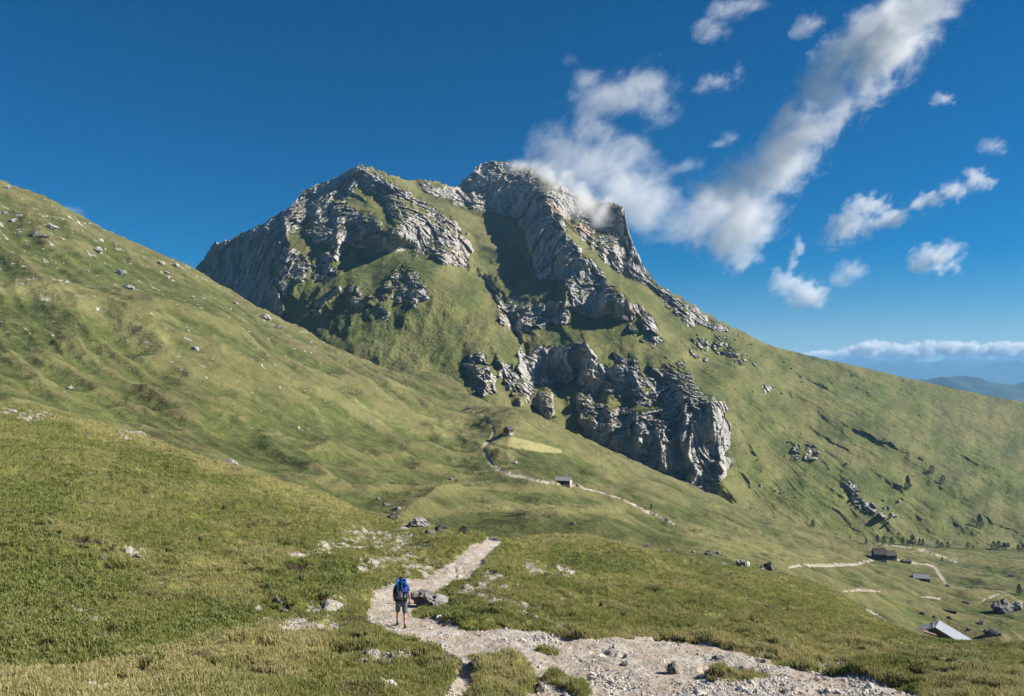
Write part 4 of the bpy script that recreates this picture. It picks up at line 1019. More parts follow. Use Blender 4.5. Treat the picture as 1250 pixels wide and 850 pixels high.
h_ = on(688, 591); hut(h_, R(-14), 6.6, 5., 2.0, 1.5, WOOD, SHING, 'dark wooden hut with grey roof beside the track in the middle meadow', endwall=PLAST)
h_ = on(621, 529); hut(h_, R(52), 5.2, 4.6, 2.6, 1.9, WOODB, SHINGD, 'brown steep roofed hut above the mown patch beside the winding track', endwall=None)
bm = bmesh.new(); box(bm, -1.3, 1.3, -.8, .8, -.5, 1.1); q_ = obj('stone_trough', bm, PLAST); q_.location = on(623.5, 530.5); q_.rotation_euler.z = R(30)
tag(q_, 'small pale block standing against the brown steep roofed hut', 'trough')
h_ = on(571, 501); hut(h_, R(20), 3.6, 3.2, 1.9, 1.3, WOODB, SHINGD, 'tiny brown hut at the top end of the winding track', window=False)
h_ = on(1073, 683); hut(h_, R(-6), 7.6, 6., 4.0, 3.2, WOOD, SHINGD, 'taller left one of two dark barns touching in the valley pasture', cat='barn')
h_ = on(1086, 683); hut(h_, R(4), 7.0, 5.6, 3.4, 2.6, WOOD, SHINGD, 'lower right one of two dark barns touching in the valley pasture', cat='barn')
h_ = on(1124, 709); hut(h_, R(-16), 8.2, 5.5, 2.1, 1.8, WOOD, SHING, 'dark hut with grey roof and pale end wall left of the forked lane', endwall=PLAST)
h_ = on(1106, 686); hut(h_, R(8), 5.6, 3., .8, .7, WOOD, SHINGD, 'very low flat shed between the twin barns and the lane corner', door=False, window=False, footing=False, cat='shed')
h_ = on(1228, 667); hut(h_, R(-20), 6., 5., 2.4, 1.6, WOODB, SHINGD, 'reddish brown hut half hidden by dark trees at the foot of the slope')
# the pale roofed alpine hut just below the near crest
base = Vector(((1144.5-CX)/F*265, 265, -(762-HY)/F*265-4.6))
root = empty('alpine_hut', base, R(54)); tag(root, 'alpine hut with large pale sheet metal roof showing over the grassy crest', 'hut')
bm = bmesh.new(); prism(bm, [(-7.6, -6), (7.6, -6), (7.6, .75), (0, 4.42), (-7.6, .75)], -3.9, 3.9)
for v in bm.verts: v.co = Vector((v.co.y, -v.co.x, v.co.z))
bmesh.ops.recalc_face_normals(bm, faces=bm.faces); obj('wall', bm, WOODB, root)
bm = bmesh.new(); prof = [(-8.2, -1.0), (-.2, 4.0), (0, 4.08), (8.6, -1.3), (8.6, -1.55), (0, 3.85), (-.2, 3.78), (-8.2, -1.25)]
a_ = [bm.verts.new((x, -5.2, z)) for x, z in prof]; b_ = [bm.verts.new((x*1., 5.2, z)) for x, z in prof]
bm.faces.new(a_); bm.faces.new(b_[::-1])
for i in range(8): bm.faces.new([a_[i], b_[i], b_[(i+1) % 8], a_[(i+1) % 8]])
bmesh.ops.recalc_face_normals(bm, faces=bm.faces)
bm.free()
bm = bmesh.new()      # gable roof, ridge running away from the viewer, wide right-hand plane
L0, W0, rise = 8.6, 4.6, 4.2
for s_ in (-1, 1):
    Mx = Matrix.Translation((0, 0, .4+rise)) @ Matrix.Rotation(0 if s_ < 0 else math.pi, 4, 'Z') @ Matrix.Rotation(math.atan2(rise, L0), 4, 'X')
    for k in range(16): box(bm, -4.6+k*9.2/16, -4.6+(k+1)*9.2/16-.03, -math.hypot(rise, L0)-.5, 0, -.06, .06 if k % 2 else .075, Mx)
rf = obj('roof', bm, METAL, root)
bm = bmesh.new(); box(bm, -4.62, 4.62, -.15, .15, .4+rise+.02, .4+rise+.16); obj('ridge_cap', bm, METAL, rf)
bm = bmesh.new(); box(bm, -3.6, -2.8, .8, 1.6, .4+2.2, .4+rise+.9); chm = obj('chimney', bm, PLAST, rf)
bm = bmesh.new(); box(bm, -3.72, -2.68, .68, 1.72, .4+rise+.9, .4+rise+1.02); obj('chimney_cap', bm, SHINGD, chm)
for x_ in (-2.4, 0, 2.4):
    bm = bmesh.new(); box(bm, x_-.5, x_+.5, -7.66, -7.604, -1.9, -.8); wi = obj('window', bm, DARKO, root)
    bm = bmesh.new(); box(bm, x_-.6, x_+.6, -7.76, -7.662, -2.0, -1.9); obj('sill', bm, PLAST, wi)
shed = empty('lean_to_shed', Vector(((1127-CX)/F*262, 262, -(773.5-HY)/F*262)), R(-12)); tag(shed, 'low brown wooden shed at the left end of the pale roofed hut', 'shed')
bm = bmesh.new(); box(bm, -3.2, 3.2, -2, 2, -2.5, .35); obj('wall', bm, WOODB, shed)
bm = bmesh.new()
for s_ in (0, math.pi):
    Mx = Matrix.Translation((0, 0, 1.15)) @ Matrix.Rotation(s_, 4, 'Z') @ Matrix.Rotation(math.atan2(.8, 3.2), 4, 'Y')
    box(bm, 0, 3.6, -2.4, 2.4, -.06, .06, Mx)
obj('roof', bm, plain('rusty_shingle', (.22, .15, .12), .9, .3, 3), shed)
p_ = drop(1243, 95, SA); p_.z = -(803-HY)/F*95
root = empty('gabled_block', p_+Vector((1.2, 0, 0)), R(24)); tag(root, 'small black gabled block cut by the right edge below the near crest', 'shed')
bm = bmesh.new(); box(bm, -1.6, 1.6, -1.2, 1.2, -2.5, .2); obj('wall', bm, WOOD, root)
bm = bmesh.new()
for s_ in (0, math.pi):
    Mx = Matrix.Translation((0, 0, 1.2)) @ Matrix.Rotation(s_, 4, 'Z') @ Matrix.Rotation(math.atan2(1.0, 1.6), 4, 'Y')
    box(bm, 0, 2.2, -1.5, 1.5, -.05, .05, Mx)
obj('roof', bm, plain('near_black', (.02, .022, .028), .8, .3, 3), root)  # small gabled block with near-black slopes, filling a dark triangle

# ------------------------------------------------------------------ trees
BARK = plain('bark', (.09, .065, .045), .95, .3, 8, .02)
NEED = NT('dark_needles'); nn_ = NEED.noise(.9, 3, .6); NEED = NEED.bsdf(NEED.mix(NEED.ramp(nn_, .35, .65), (.012, .026, .012), (.035, .058, .022)), .8, None, .15)
def make_tree(seed, h, wid, taper, low):
    r = random.Random(seed); root = empty('stone_pine', (0, 0, 0))
    bm = bmesh.new(); tube(bm, (0, 0, -.6), (0, 0, h*.5), h*.035, h*.022, 7); tube(bm, (0, 0, h*.48), (.05*h*.2, 0, h*.9), h*.022, h*.006, 7)
    for k in range(7):
        a = r.uniform(0, 6.28); z = h*r.uniform(.2, .75); l = wid*.4; tube(bm, (0, 0, z), (math.cos(a)*l, math.sin(a)*l, z+l*.25), h*.010, h*.004, 5)
    obj('trunk', bm, BARK, root)
    bm = bmesh.new()
    for k in range(240):
        u = r.random()**.8; z = low*h+(1-low)*h*u
        rad = wid*.5*((1-u)**taper*.85+.15)*(.55+.5*r.random())*(1+.25*math.sin(u*17+seed)); a = r.uniform(0, 6.28)
        if u > .96: rad *= .3
        c = Vector((math.cos(a)*rad, math.sin(a)*rad, z+r.uniform(-.1, .1)))
        s_ = h*r.uniform(.035, .075); ax = Vector((math.cos(a), math.sin(a), r.uniform(-.4, .5))).normalized(); sd_ = ax.cross(Vector((0, 0, 1))).normalized(); up = sd_.cross(ax)
        vs = [bm.verts.new(c+ax*s_*1.2), bm.verts.new(c+sd_*s_*.7+up*s_*.2), bm.verts.new(c-ax*s_*.7+up*s_*.55), bm.verts.new(c-sd_*s_*.7+up*s_*.2), bm.verts.new(c-up*s_*.5)]
        for i, j in ((0, 1), (1, 2), (2, 3), (3, 0)): bm.faces.new([vs[i], vs[j], vs[4]])
        bm.faces.new(vs[:4])
    obj('crown', bm, NEED, root)
    return root
protos = [make_tree(1, 7., 5., .8, .10), make_tree(2, 7., 4.2, 1.0, .08), make_tree(3, 7., 6.2, .55, .06)]
used = [False]*3
TREES = [(992,645,7.5,0,'left tree of the lone pair standing at the foot of the mountain slope'),(1003,646,6.5,2,'right tree of the lone pair at the foot of the mountain slope'),
 (1037.5,658,4,1,'single small conifer between the lone pair and the dark tree row'),
 (1057.5,664,5,1,'leftmost small conifer at the start of the dark tree row'),(1071,664.5,8.5,1,'slim conifer at the left end of the tree row above the twin barns'),(1079,665.5,8,0,'round conifer second in the row above the twin barns'),
 (1088.5,666,7.5,0,'dark conifer third in the row above the twin barns'),(1102,666.5,7.5,1,'conifer just left of the tallest tree of the valley row'),(1108,666,4,2,'short bush like conifer tucked against the tallest row tree'),
 (1114,667,10,0,'tallest and widest conifer of the valley tree row'),(1122.5,667,7,1,'conifer right of the tallest row tree, left of a touching pair'),(1126.5,667,6.5,1,'last conifer of the touching pair right of the tallest row tree'),
 (1145,668.5,6.5,2,'low broad conifer left of the gap in the valley row'),(1150,669,5,2,'low conifer touching the broad one left of the gap'),(1157,669.5,6,0,'conifer standing alone before the wide gap in the valley row'),
 (1181,670,5.5,0,'small rounded tree past the wide gap in the valley row'),(1188,670.5,3,2,'tiny bush right of the small rounded tree past the gap'),
 (1213,671,7,2,'left dark tree of the clump around the reddish brown hut'),(1219,671.5,8,0,'middle dark tree of the clump around the reddish brown hut'),(1226,672,6,2,'right dark tree of the clump around the reddish brown hut'),
 (1243,673,6,0,'dark tree near the right edge beside the clump by the hut'),(1249,673,5,2,'dark tree cut by the right edge of the valley row'),
 (1150,685.5,4,1,'lone small tree between the upper lane and the lane corner'),(1244,727,10,1,'dark upright conifer behind the big block at the right edge'),(795,622,5,1,'small lone conifer beside the lower end of the hillside track')]
TM = [(1108,599,13,1,'lone tall conifer on the mountain slope casting a long shadow'),(1196,646,13,1,'tall conifer in the shaded gully above the valley tree row'),(1137,578,7,2,'left bushy tree in the shallow gully high on the right slope'),(1151,590,7,2,'bushy tree lower down in the shallow gully of the right slope'),
 (1079,540,4,2,'small bush like tree in the grassy fold above the rocky rib'),(1188,641,6,2,'low bushy tree beside the tall conifer in the shaded gully')]
for px_, py_, hp_, k, lab in [t_+('B',) if False else t_ for t_ in TREES]+TM:
    pos = on(px_, py_, 'B') if (px_, py_, hp_, k, lab) in TREES else hit_m(px_, py_)
    o = protos[k] if not used[k] else copy_tree(protos[k]); used[k] = True
    s_ = hp_/F*pos.y/7.*1.4; o.location = pos; o.rotation_euler = (0, 0, random.uniform(0, 6.28)); o.scale = (s_, s_, s_)
    tag(o, lab, 'tree', 'dark conifers dotted along the valley floor and lower slopes')

# ------------------------------------------------------------------ boulders
t = NT('boulder_limestone'); zc = t.mapping((1, 1, .6))
c = t.mix(t.ramp(t.noise(1.6, 6, .68, zc), .36, .64), (.21, .20, .19), (.50, .475, .44)); c = t.mix(t.ramp(t.noise(5, 5, .7), .52, .72, 0, .7), c, (.13, .125, .12))
M_BOULD = t.bsdf(c, .95, t.bump(t.math('ADD', t.math('MULTIPLY', t.noise(2.5, 7, .72, zc), .35), t.math('MULTIPLY', t.voro(3), .06)), 1.), .15)
t = NT('dark_weathered_rock'); M_DARKB = t.bsdf(t.mix(t.ramp(t.noise(1.6, 6, .68), .36, .66), (.07, .068, .065), (.24, .225, .21)), .95, t.bump(t.noise(2.5, 7, .72), .35), .15)
BL = [ # px, py(base), width px, height px, label
 (527,739,46,17,'craggy grey boulder on the path edge right of the hiker','A'),
 (822,823,15,15,'rounded pale boulder alone on the bare gravel casting a shadow','A'),
 (478,634,15,8,'dark grey boulder leftmost of the cluster on the near hilltop','A'),(512,644,26,12,'largest pale boulder of the cluster on the near hilltop','A'),(524,653,13,7,'low bluish boulder in front of the largest hilltop one','A'),(536,649,15,8,'dark boulder right of the largest hilltop one','A'),(565,650,12,8,'isolated dark boulder between the hilltop cluster and path top','A'),
 (602,660,14,4,'flat rock slab lying at the top end of the footpath','A'),(486,622,9,4,'small pale rock behind the leftmost hilltop boulder','A'),
 (168,681,10,5,'small white stone in the left meadow below the brown herbs','A'),(124,683,6,7,'small upright white stone in the grass at left','A'),(126,779,9,5,'pale stone among green herbs at lower left','A'),(83,786,6,4,'small pale stone in the herbs near the left edge','A'),
 (340,738,14,9,'grey stone under the little turf scarp left of the hiker','A'),(348,748,10,5,'lower pale stone beneath the turf scarp stone','A'),(447,798,7,5,'bright white stone in the turf below the hiker','A'),
 (655,846,18,12,'dark blocky stone at the bottom edge in the gravel','A'),(762,812,10,4,'low stone lying in the middle of the gravel band','A'),(876,806,16,6,'flat grey stone at the upper rim of the gravel','A'),(958,848,10,6,'grey stone among rubble at bottom right','A'),
 (283,571,20,11,'white topped boulder standing in the hollow behind the near crest','B'),(14,503,18,7,'pale rock on the crest at the left edge','A'),(42,512,14,4,'low pale slab just right of the left edge crest rock','A'),(108,530,8,4,'small white stone on the near left crest','A'),(168,534,22,7,'long low white rock behind the near left crest','B'),
 (866,678,10,6,'dark boulder upper left of the boulder line right of centre','B'),(877,676,6,3,'small flat boulder beside the upper left one of the line','B'),(882,691,10,4,'low pale boulder in the middle of the boulder line','B'),(909,692,17,9,'long craggy boulder with pale top in the boulder line','B'),(940,697,16,11,'big dark boulder at the right end of the boulder line','B'),(930,696,8,4,'small boulder leaning by the big dark one','B'),(846,675,5,3,'tiny boulder left end of the boulder line','B'),
 (1226,747,27,14,'largest dark rock block in the pasture near the right edge','B'),(1243,744,14,9,'grey boulder touching the large dark block','B'),(1214,776,22,8,'flat dark slab rock below the large dark block','B'),(1198,763,9,6,'whitish boulder right of the pale roofed hut','B'),
 (1126,750,8,3,'low dark stone left above the pale roofed hut','B'),(1141,754,5,3,'small dark stone behind the pale hut ridge','B'),(1159,756,7,4,'dark stone above the pale hut ridge','B'),(1183,770,7,3,'dark stone right of the pale hut roof','B'),(1180,737,9,2.5,'low dark rock in the pasture right of the lane end','B'),(1236,704,8,2.5,'dark rock in the flat green pasture at right','B'),(1158,717,3.5,3.5,'dark stone at the lower end of the lane','B'),(1155,716,2.5,3,'small dark stone just left at the lane end','B'),
 (63,280,20,13,'large pale crag high on the left hillside','B'),(8,230,10,7,'pale crag on the left skyline corner','B'),(4,262,10,8,'grey outcrop at the left edge under the skyline','B'),(14,271,12,8,'grey outcrop right of the left edge one','B'),(22,264,12,5,'slanting pale slab near the left edge outcrops','B'),(42,288,10,12,'upright pale outcrop below the large crag','B'),(54,290,14,6,'low pale outcrop right of the upright one','B'),(75,293,7,4,'small pale stone right of the large crag foot','B'),
 (119,308,14,12,'slanting white outcrop in the middle of the left hillside','B'),(146,336,16,14,'long white outcrop descending the left hillside','B'),(158,353,16,9,'lower white outcrop below the long descending one','B'),(106,331,8,4,'small white stone left of the long outcrop','B'),
 (197,323,12,9,'grey skyline boulder left of the gap in the left ridge','B'),(214,325,16,8,'grey skyline boulder nearest the gap in the left ridge','B'),(204,334,9,5,'small rock under the two skyline boulders','B'),(235,364,8,5,'white stone below the mountain gap','B'),(245,377,7,3,'small white stone lower below the mountain gap','B'),(226,378,9,2.5,'thin white stone on the slope left below the gap','B'),
 (110,352,18,4,'thin pale ledge crossing the left hillside','B'),(239,428,10,11,'rough white boulder on the middle of the long left slope','B'),(229,405,8,5,'small stone above the rough white boulder','B'),(84,475,12,8,'white boulder on the lower left hillside','B'),(78,480,6,4,'small white stone beside the lower left boulder','B'),(26,348,8,4,'white stone on the fold at far left','B'),
 (325,390,16,10,'striped grey outcrop at the saddle below the cliff','B'),(338,401,12,8,'lower grey outcrop at the saddle below the cliff','B'),(288,371,7,5,'small rock on the ridge under the dark cliff','B'),
 (550,586,5,3,'tiny pale stone above the middle meadow fold','B'),(629,566,7,4,'pale stone in the green patch below the winding track','B'),(706,594,5,3,'pale stone right of the track side hut','B'),(470,618,8,4,'pale stone behind the near hilltop boulders','B'),(462,610,5,3,'small pale stone above the hilltop cluster','B'),
 (725,612,3,2,'tiny grey stone below the track side hut','B'),(700,640,6,2.5,'small dark stone on the low green ridge','B'),(790,668,9,3,'dark low stone on the green ridge right of path top','B'),(815,673,7,3,'grey low stone right along the green ridge','B')]
rocks = []
for i in range(7):
    V_, Fs_ = rock_shape(60+i, 4, .75, .55, (1, .8, 1)); rocks.append((V_, Fs_))
shared = {}
for i, (px_, py_, wp, hp_, lab, sh) in enumerate(BL):
    pos = on(px_, py_, sh)
    k = i % 7
    if k not in shared:
        me = bpy.data.meshes.new('boulder'); me.from_pydata(rocks[k][0], [], rocks[k][1]); me.materials.append(M_BOULD); shared[k] = me
        zs_ = [v[2] for v in rocks[k][0]]; xs_ = [v[0] for v in rocks[k][0]]; shared[k, 'd'] = (max(xs_)-min(xs_), max(zs_)-min(zs_))
    o = bpy.data.objects.new('boulder', shared[k]); COL.objects.link(o)
    s_ = pos.y/F; hill_ = px_ < 345 and py_ < 520; sx = wp*s_*(.85 if hill_ else 1.08)/shared[k, 'd'][0]; sz = hp_*s_*(.85 if hill_ else 1.5)/shared[k, 'd'][1]
    o.scale = (sx, sx*.9 if sx < sz*2 else sz*1.6, sz); o.location = pos+Vector((0, sx*.25, sz*.28)); o.rotation_euler = (random.uniform(-.12, .12), random.uniform(-.15, .15), random.choice((0, math.pi))+random.uniform(-.35, .35))
    if 'dark' in lab.split(' boulder')[0].split(' stone')[0].split(' block')[0].split(' rock')[0] and 'cliff' not in lab: o.material_slots[0].link = 'OBJECT'; o.material_slots[0].material = M_DARKB
    tag(o, lab, 'boulder', 'limestone boulders strewn over the slopes')
bm = bmesh.new(); box(bm, -4.4, 4.4, -.7, .7, -.5, .55); bmesh.ops.bevel(bm, geom=list(bm.edges), offset=.2, segments=2)
q_ = obj('log_pile', bm, WOOD); q_.location = on(1153, 745.5, 'B'); q_.rotation_euler = (0, R(6), R(-14)); tag(q_, 'long dark log pile lying in the pasture behind the pale roofed hut', 'log pile')

# ------------------------------------------------------------------ the hiker
foot = on(490, 766, 'A'); GZ = foot.z
def skin_chain(bmv, pts, edges, radii, name, mat, parent, sub=2):
    me = bpy.data.meshes.new(name); me.from_pydata(pts, edges, [])
    o = bpy.data.objects.new(name, me); COL.objects.link(o)
    md = o.modifiers.new('skin', 'SKIN'); sd_ = me.skin_vertices[0].data
    for i, r_ in enumerate(radii): sd_[i].radius = r_ if isinstance(r_, tuple) else (r_, r_)
    sd_[bmv].use_root = True
    s2 = o.modifiers.new('s', 'SUBSURF'); s2.levels = sub; s2.render_levels = sub
    dg = bpy.context.evaluated_depsgraph_get(); m2 = bpy.data.meshes.new_from_object(o.evaluated_get(dg))
    o.modifiers.clear(); o.data = m2; bpy.data.meshes.remove(me); m2.materials.clear(); m2.materials.append(mat)
    m2.polygons.foreach_set('use_smooth', [True]*len(m2.polygons)); o.parent = parent
    return o
SKIN = plain('skin', (.48, .27, .19), .6, .08, 10); NAVY = plain('navy_shirt', (.035, .06, .16), .85, .25, 20); GREYS = plain('grey_shorts', (.11, .125, .145), .85, .25, 14)
HAIR = plain('dark_hair', (.03, .022, .018), .7, .3, 40); BOOT = plain('dark_boots', (.03, .028, .03), .7, .3, 20); SOCK = plain('grey_socks', (.10, .105, .115), .9, .2, 20)
REDB = plain('red_bandage', (.45, .10, .07), .85, .15, 20)
hk = empty('person', foot, R(6)); tag(hk, 'hiker seen from behind in navy shirt and grey shorts walking up the stony path', 'person')
# skeleton (x right, y forward = away from the viewer, z up); slight forward lean, left foot ahead
P_ = {'pel':(0,0,.95),'spi':(0,.03,1.12),'che':(0,.07,1.34),'nec':(0,.11,1.49),'hea':(0,.15,1.60),'top':(0,.15,1.72),
 'hipl':(-.10,0,.90),'knel':(-.13,.19,.51),'ankl':(-.14,.17,.11),'toel':(-.15,.36,.055),
 'hipr':(.10,0,.90),'kner':(.12,.0,.49),'ankr':(.13,-.22,.12),'toer':(.15,-.04,.04),
 'shl':(-.19,.08,1.42),'ell':(-.27,.03,1.14),'wrl':(-.25,.17,.92),'hal':(-.235,.22,.87),
 'shr':(.19,.08,1.42),'elr':(.27,.02,1.14),'wrr':(.28,.10,.88),'har':(.275,.13,.82)}
ks = list(P_); ix = {k: i for i, k in enumerate(ks)}
ed = [('pel','spi'),('spi','che'),('che','nec'),('nec','hea'),('hea','top'),('pel','hipl'),('hipl','knel'),('knel','ankl'),('ankl','toel'),('pel','hipr'),('hipr','kner'),('kner','ankr'),('ankr','toer'),('che','shl'),('shl','ell'),('ell','wrl'),('wrl','hal'),('che','shr'),('shr','elr'),('elr','wrr'),('wrr','har')]
rd = {'pel':(.15,.11),'spi':(.135,.10),'che':(.16,.11),'nec':.055,'hea':(.078,.095),'top':(.06,.07),'hipl':.095,'knel':.062,'ankl':.042,'toel':.038,'hipr':.095,'kner':.062,'ankr':.042,'toer':.038,'shl':.062,'ell':.046,'wrl':.031,'hal':.036,'shr':.062,'elr':.046,'wrr':.031,'har':.036}
body = skin_chain(0, [P_[k] for k in ks], [(ix[a], ix[b]) for a, b in ed], [rd[k] for k in ks], 'body', SKIN, hk)
def part(name, keys, pts, rads, mat, edges=None):
    n = len(pts); return skin_chain(0, pts, edges or [(i, i+1) for i in range(n-1)], rads, name, mat, hk, 2)
V3 = lambda k: Vector(P_[k])
lerp = lambda a, b, t_: tuple(V3(a).lerp(V3(b), t_))
part('shirt', 0, [P_['spi'], P_['che'], tuple(V3('nec')+Vector((0,-.01,-.04))), P_['shl'], lerp('shl','ell',.75), P_['shr'], lerp('shr','elr',.75), tuple(V3('pel')+Vector((0,0,.03)))],
     [(.16,.125),(.185,.135),.075,.078,.066,.078,.066,(.168,.13)], NAVY, [(0,1),(1,2),(1,3),(3,4),(1,5),(5,6),(0,7)])
part('shorts', 0, [tuple(V3('pel')+Vector((0,0,.02))), P_['hipl'], lerp('hipl','knel',.55), lerp('hipl','knel',1.06), P_['hipr'], lerp('hipr','kner',.55), lerp('hipr','kner',1.06)],
     [(.17,.135),.118,.10,.088,.118,.10,.088], GREYS, [(0,1),(1,2),(2,3),(0,4),(4,5),(5,6)])
part('hair', 0, [tuple(V3('hea')+Vector((0,-.02,.0))), tuple(V3('hea')+Vector((0,-.01,.07))), tuple(V3('top')+Vector((0,-.005,.01)))], [(.07,.07),(.088,.098),(.06,.068)], HAIR)
for s_, a_, k_ in ((0,'ankl','knel'),(1,'ankr','kner')):
    part('sock', 0, [lerp(a_, k_, .0), lerp(a_, k_, .22)], [.050, .052], SOCK)
    t_ = 'toe'+a_[-1]; part('boot', 0, [tuple(V3(a_)+Vector((0,-.045,-.035))), lerp(a_, t_, .5), P_[t_]], [.056, .052, .046], BOOT)
part('calf_bandage', 0, [lerp('ankr','kner',.38), lerp('ankr','kner',.68)], [.062, .068], REDB)
for s_, w_, h2 in ((-1,'wrl','hal'),(1,'wrr','har')):          # thumb and four fingers curled round the straps / pole
    for q in range(4):
        b_ = V3(h2)+Vector((.0, .02-.017*q, -.02)); part('finger', 0, [tuple(b_), tuple(b_+Vector((-.012*s_, .004, -.030))), tuple(b_+Vector((-.034*s_, .004, -.038))), tuple(b_+Vector((-.044*s_, .003, -.022)))], [.0105, .0095, .009, .0075], SKIN)
    b_ = V3(w_).lerp(V3(h2), .4)+Vector((-.02*s_, .02, -.01)); part('thumb', 0, [tuple(b_), tuple(b_+Vector((-.022*s_, .012, -.03))), tuple(b_+Vector((-.030*s_, .010, -.055)))], [.013, .011, .009], SKIN)
for s_ in (-1, 1): part('ear', 0, [tuple(V3('hea')+Vector((s_*.082, .0, .03))), tuple(V3('hea')+Vector((s_*.09, -.005, .065)))], [.014, .018], SKIN)
part('nose', 0, [tuple(V3('hea')+Vector((0, .098, .06))), tuple(V3('hea')+Vector((0, .118, .03)))], [.010, .015], SKIN)
# backpack
BLUE = plain('blue_nylon', (.02, .13, .48), .55, .3, 12, .01); BLUE2 = plain('royal_blue_nylon', (.03, .06, .33), .6, .3, 12, .01); GREYP = plain('grey_pack_cloth', (.13, .14, .155), .75, .25, 14, .01); TEAL = plain('teal_webbing', (.08, .30, .42), .7, .2, 20)
bp = empty('backpack', foot, R(6)); tag(bp, 'large blue and grey trekking backpack worn by the hiker', 'backpack')
def pad(name, x0, x1, y0, y1, z0, z1, mat, parent, bev=.05, top=1., rx=0., rz=0.):
    bm = bmesh.new(); box(bm, x0, x1, y0, y1, z0, z1)
    cx_, cy2 = (x0+x1)/2, (y0+y1)/2
    for v in bm.verts:
        if v.co.z > (z0+z1)/2: v.co.x = cx_+(v.co.x-cx_)*top; v.co.y = cy2+(v.co.y-cy2)*top
    bmesh.ops.subdivide_edges(bm, edges=bm.edges, cuts=2, use_grid_fill=True)
    bmesh.ops.bevel(bm, geom=[e for e in bm.edges if e.calc_face_angle(0) > .8], offset=bev, segments=3)
    for v in bm.verts:
        n_ = n3(np.array([v.co.x*9]), np.array([v.co.y*9]), np.array([v.co.z*9]), 5)[0]*.012; v.co += Vector((n_, n_, n_))
    Mx = Matrix.Rotation(rz, 4, 'Z') @ Matrix.Rotation(rx, 4, 'X')
    c_ = Vector((cx_, cy2, z0))
    for v in bm.verts: v.co = c_+Mx @ (v.co-c_)
    return obj(name, bm, mat, parent, True)
pad('pack_body', -.18, .17, -.30, -.07, 1.02, 1.56, GREYP, bp, .06, .95, -.08)
pad('top_lid', -.19, .19, -.33, -.06, 1.52, 1.72, BLUE, bp, .07, .85, -.08)
pad('rain_cover', -.02, .21, -.34, -.10, 1.22, 1.58, BLUE2, bp, .06, .9, -.06)
pad('front_pocket', -.15, .06, -.38, -.27, 1.08, 1.38, GREYP, bp, .04, .9, -.08)
pad('side_pocket', -.25, -.16, -.25, -.10, 1.04, 1.30, SOCK, bp, .03, .9); pad('side_pocket', .16, .24, -.25, -.10, 1.04, 1.28, SOCK, bp, .03, .9)
for x_ in (-.11, .03): pad('compression_strap', x_-.012, x_+.012, -.352, -.335, 1.40, 1.66, TEAL, bp, .004)
for s_ in (-1, 1):
    bm = bmesh.new(); pts = [(s_*.11, -.08, 1.47), (s_*.12, .05, 1.53), (s_*.12, .20, 1.46), (s_*.14, .23, 1.28), (s_*.17, .10, 1.12), (s_*.16, -.07, 1.08)]
    for a, b in zip(pts[:-1], pts[1:]): tube(bm, a, b, .022, .022, 8)
    obj('shoulder_strap', bm, SOCK, bp, True)
pole = empty('trekking_pole', foot, R(6)); tag(pole, 'thin dark trekking pole the hiker carries level behind the legs', 'trekking pole')
bm = bmesh.new(); tube(bm, (.36, .09, .80), (.20, .11, .80), .016, .016); obj('grip', bm, HAIR, pole, True)
bm = bmesh.new(); tube(bm, (.20, .11, .80), (-.50, .19, .79), .011, .007); obj('shaft', bm, HAIR, pole, True)
bm = bmesh.new(); tube(bm, (-.45, .184, .79), (-.462, .185, .79), .035, .035, 12); obj('basket', bm, HAIR, pole, True)
# ------------------------------------------------------------------ valley floor to the horizon, far ranges
t = NT('far_forest')
M_FAR = t.bsdf(t.mix(t.ramp(t.noise(.004, 5, .6), .4, .6), (.02, .035, .02), (.045, .06, .035)), .95, None, .1)
gx = np.linspace(-58000, 58000, 121); gy = np.concatenate([np.linspace(-6000, 1500, 12), np.linspace(2000, 31500, 80)])
GX, GY = np.meshgrid(gx, gy)
base = -900+fbm2(GX/5000, GY/5000, 3, 201)*120
near = sstep(1500, 300, np.hypot(GX, GY))
V = np.stack([GX, GY, base], -1).reshape(-1, 3)
tag(mesh_np('valley', V, grid_faces(*GX.shape).reshape(-1, 4), M_FAR), kind='structure')
def range_(name, Y0, prof, depth, seed, rough):
    pxx = np.arange(-400, 1700, 4.); rows = np.linspace(-1, 1, 41)
    h = np.interp(pxx, *zip(*prof)); PXg, RR = np.meshgrid(pxx, rows)
    Yg = Y0+RR*depth+0*PXg
    top_ = -(h-HY)/F*Y0
    Zb = -950.
    sh = (1-np.abs(RR))**.8
    Xg = (PXg-CX)/F*Y0
    Zg = Zb+(top_-Zb)*sh+rid2(Xg/rough, Yg/rough, 4, seed)*.16*rough*sh-.08*rough*sh
    V = np.stack([Xg, Yg, Zg], -1).reshape(-1, 3)
    return tag(mesh_np(name, V, grid_faces(*Xg.shape).reshape(-1, 4), M_FAR), kind='structure')
range_('wooded_ridge', 9000, [(-400,470),(900,470),(1080,482),(1130,466),(1150,460),(1180,459),(1215,464),(1235,468),(1260,471),(1700,476)], 2200, 211, 900)
range_('distant_mountains', 22000, [(-400,455),(900,452),(1020,446),(1045,442),(1075,445),(1110,441),(1150,442),(1185,446),(1210,444),(1240,442),(1280,440),(1400,446),(1700,450)], 4000, 221, 1600)
range_('far_mountains', 27000, [(-400,452),(900,450),(1020,440),(1060,438),(1100,441),(1250,440),(1700,447)], 3500, 225, 1600)

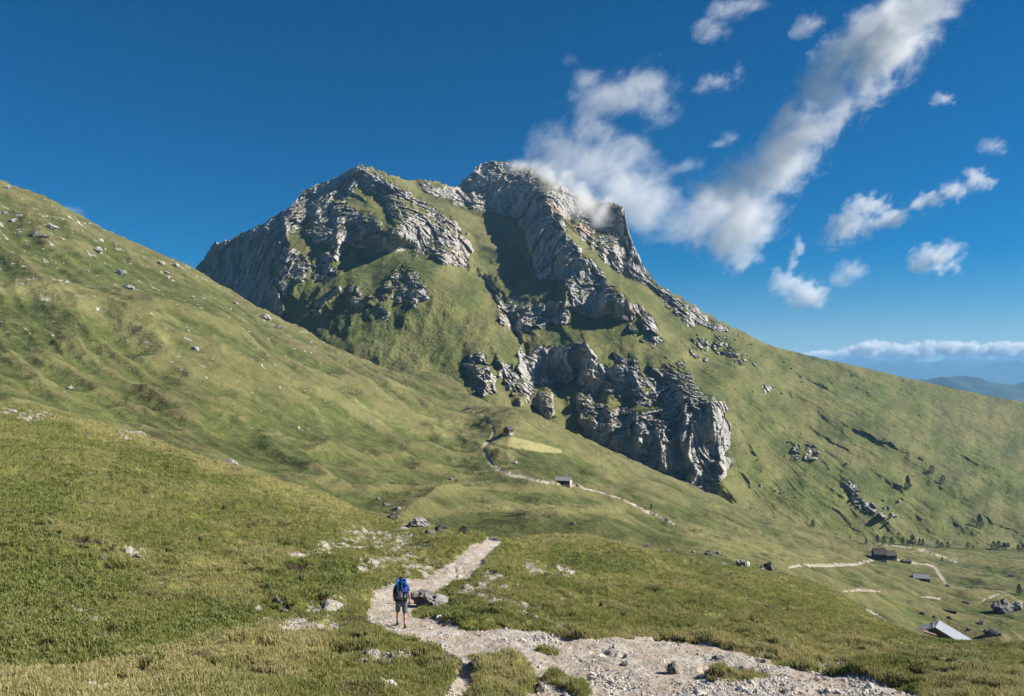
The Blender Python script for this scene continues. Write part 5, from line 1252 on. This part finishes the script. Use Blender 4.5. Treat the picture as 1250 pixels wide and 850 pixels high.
# ------------------------------------------------------------------ haze
bmz = bmesh.new(); bmesh.ops.create_cube(bmz, size=1.)
hz_top, hz_bot = 470., -1100.
for v_ in bmz.verts:
    v_.co = Vector((v_.co.x*120000, 10500+v_.co.y*43000, (hz_top+hz_bot)/2+v_.co.z*(hz_top-hz_bot)))
me = bpy.data.meshes.new('haze'); bmz.to_mesh(me); bmz.free()
hz = bpy.data.objects.new('haze', me); COL.objects.link(hz); tag(hz, kind='stuff')
m = bpy.data.materials.new('thin_air'); m.use_nodes = True; nt = m.node_tree; nt.nodes.clear()
o_ = nt.nodes.new('ShaderNodeOutputMaterial'); pv = nt.nodes.new('ShaderNodeVolumePrincipled')
pv.inputs['Color'].default_value = (.26, .58, .96, 1); pv.inputs['Density'].default_value = 5.2e-5; pv.inputs['Anisotropy'].default_value = .0
nt.links.new(pv.outputs[0], o_.inputs['Volume']); me.materials.append(m)

# ------------------------------------------------------------------ sky, sun, camera
w = bpy.data.worlds.new('World'); SC.world = w; w.use_nodes = True; nt = w.node_tree
bg = nt.nodes['Background']; sk = nt.nodes.new('ShaderNodeTexSky'); sk.sky_type = 'NISHITA'
sk.sun_disc = False; sk.sun_elevation = R(SUN_EL); sk.sun_rotation = R(SUN_AZ)
sk.altitude = 2300; sk.air_density = 1.0; sk.dust_density = .0; sk.ozone_density = 4.0
hsn = nt.nodes.new('ShaderNodeHueSaturation'); hsn.inputs['Saturation'].default_value = 1.55
nt.links.new(sk.outputs[0], hsn.inputs['Color']); nt.links.new(hsn.outputs[0], bg.inputs['Color']); bg.inputs['Strength'].default_value = .044
sd = bpy.data.lights.new('sun', 'SUN'); sd.energy = 5.0; sd.angle = R(.5); sd.color = (1., .93, .82)
so = bpy.data.objects.new('sun', sd); COL.objects.link(so)
sv = Vector((math.sin(R(SUN_AZ))*math.cos(R(SUN_EL)), math.cos(R(SUN_AZ))*math.cos(R(SUN_EL)), math.sin(R(SUN_EL))))
so.rotation_euler = sv.to_track_quat('Z', 'Y').to_euler()
cd = bpy.data.cameras.new('camera'); co = bpy.data.objects.new('camera', cd); COL.objects.link(co)
cd.sensor_width = 36; cd.lens = F/1250*36; cd.shift_y = (HY-425)/1250; cd.clip_start = .3; cd.clip_end = 200000
co.location = (0, 0, 0); co.rotation_euler = (R(90), 0, 0); SC.camera = co
SC.view_settings.view_transform = 'Standard'; SC.view_settings.look = 'None'; SC.view_settings.exposure = .9; SC.view_settings.gamma = 1
SC.view_settings.use_curve_mapping = False
cy_ = SC.cycles; cy_.use_denoising = True; cy_.max_bounces = 8; cy_.diffuse_bounces = 2; cy_.volume_bounces = 3
cy_.use_adaptive_sampling = True; cy_.adaptive_threshold = .02
cy_.volume_step_rate = .3; cy_.volume_max_steps = 128
print('script seconds', time.time()-T0)
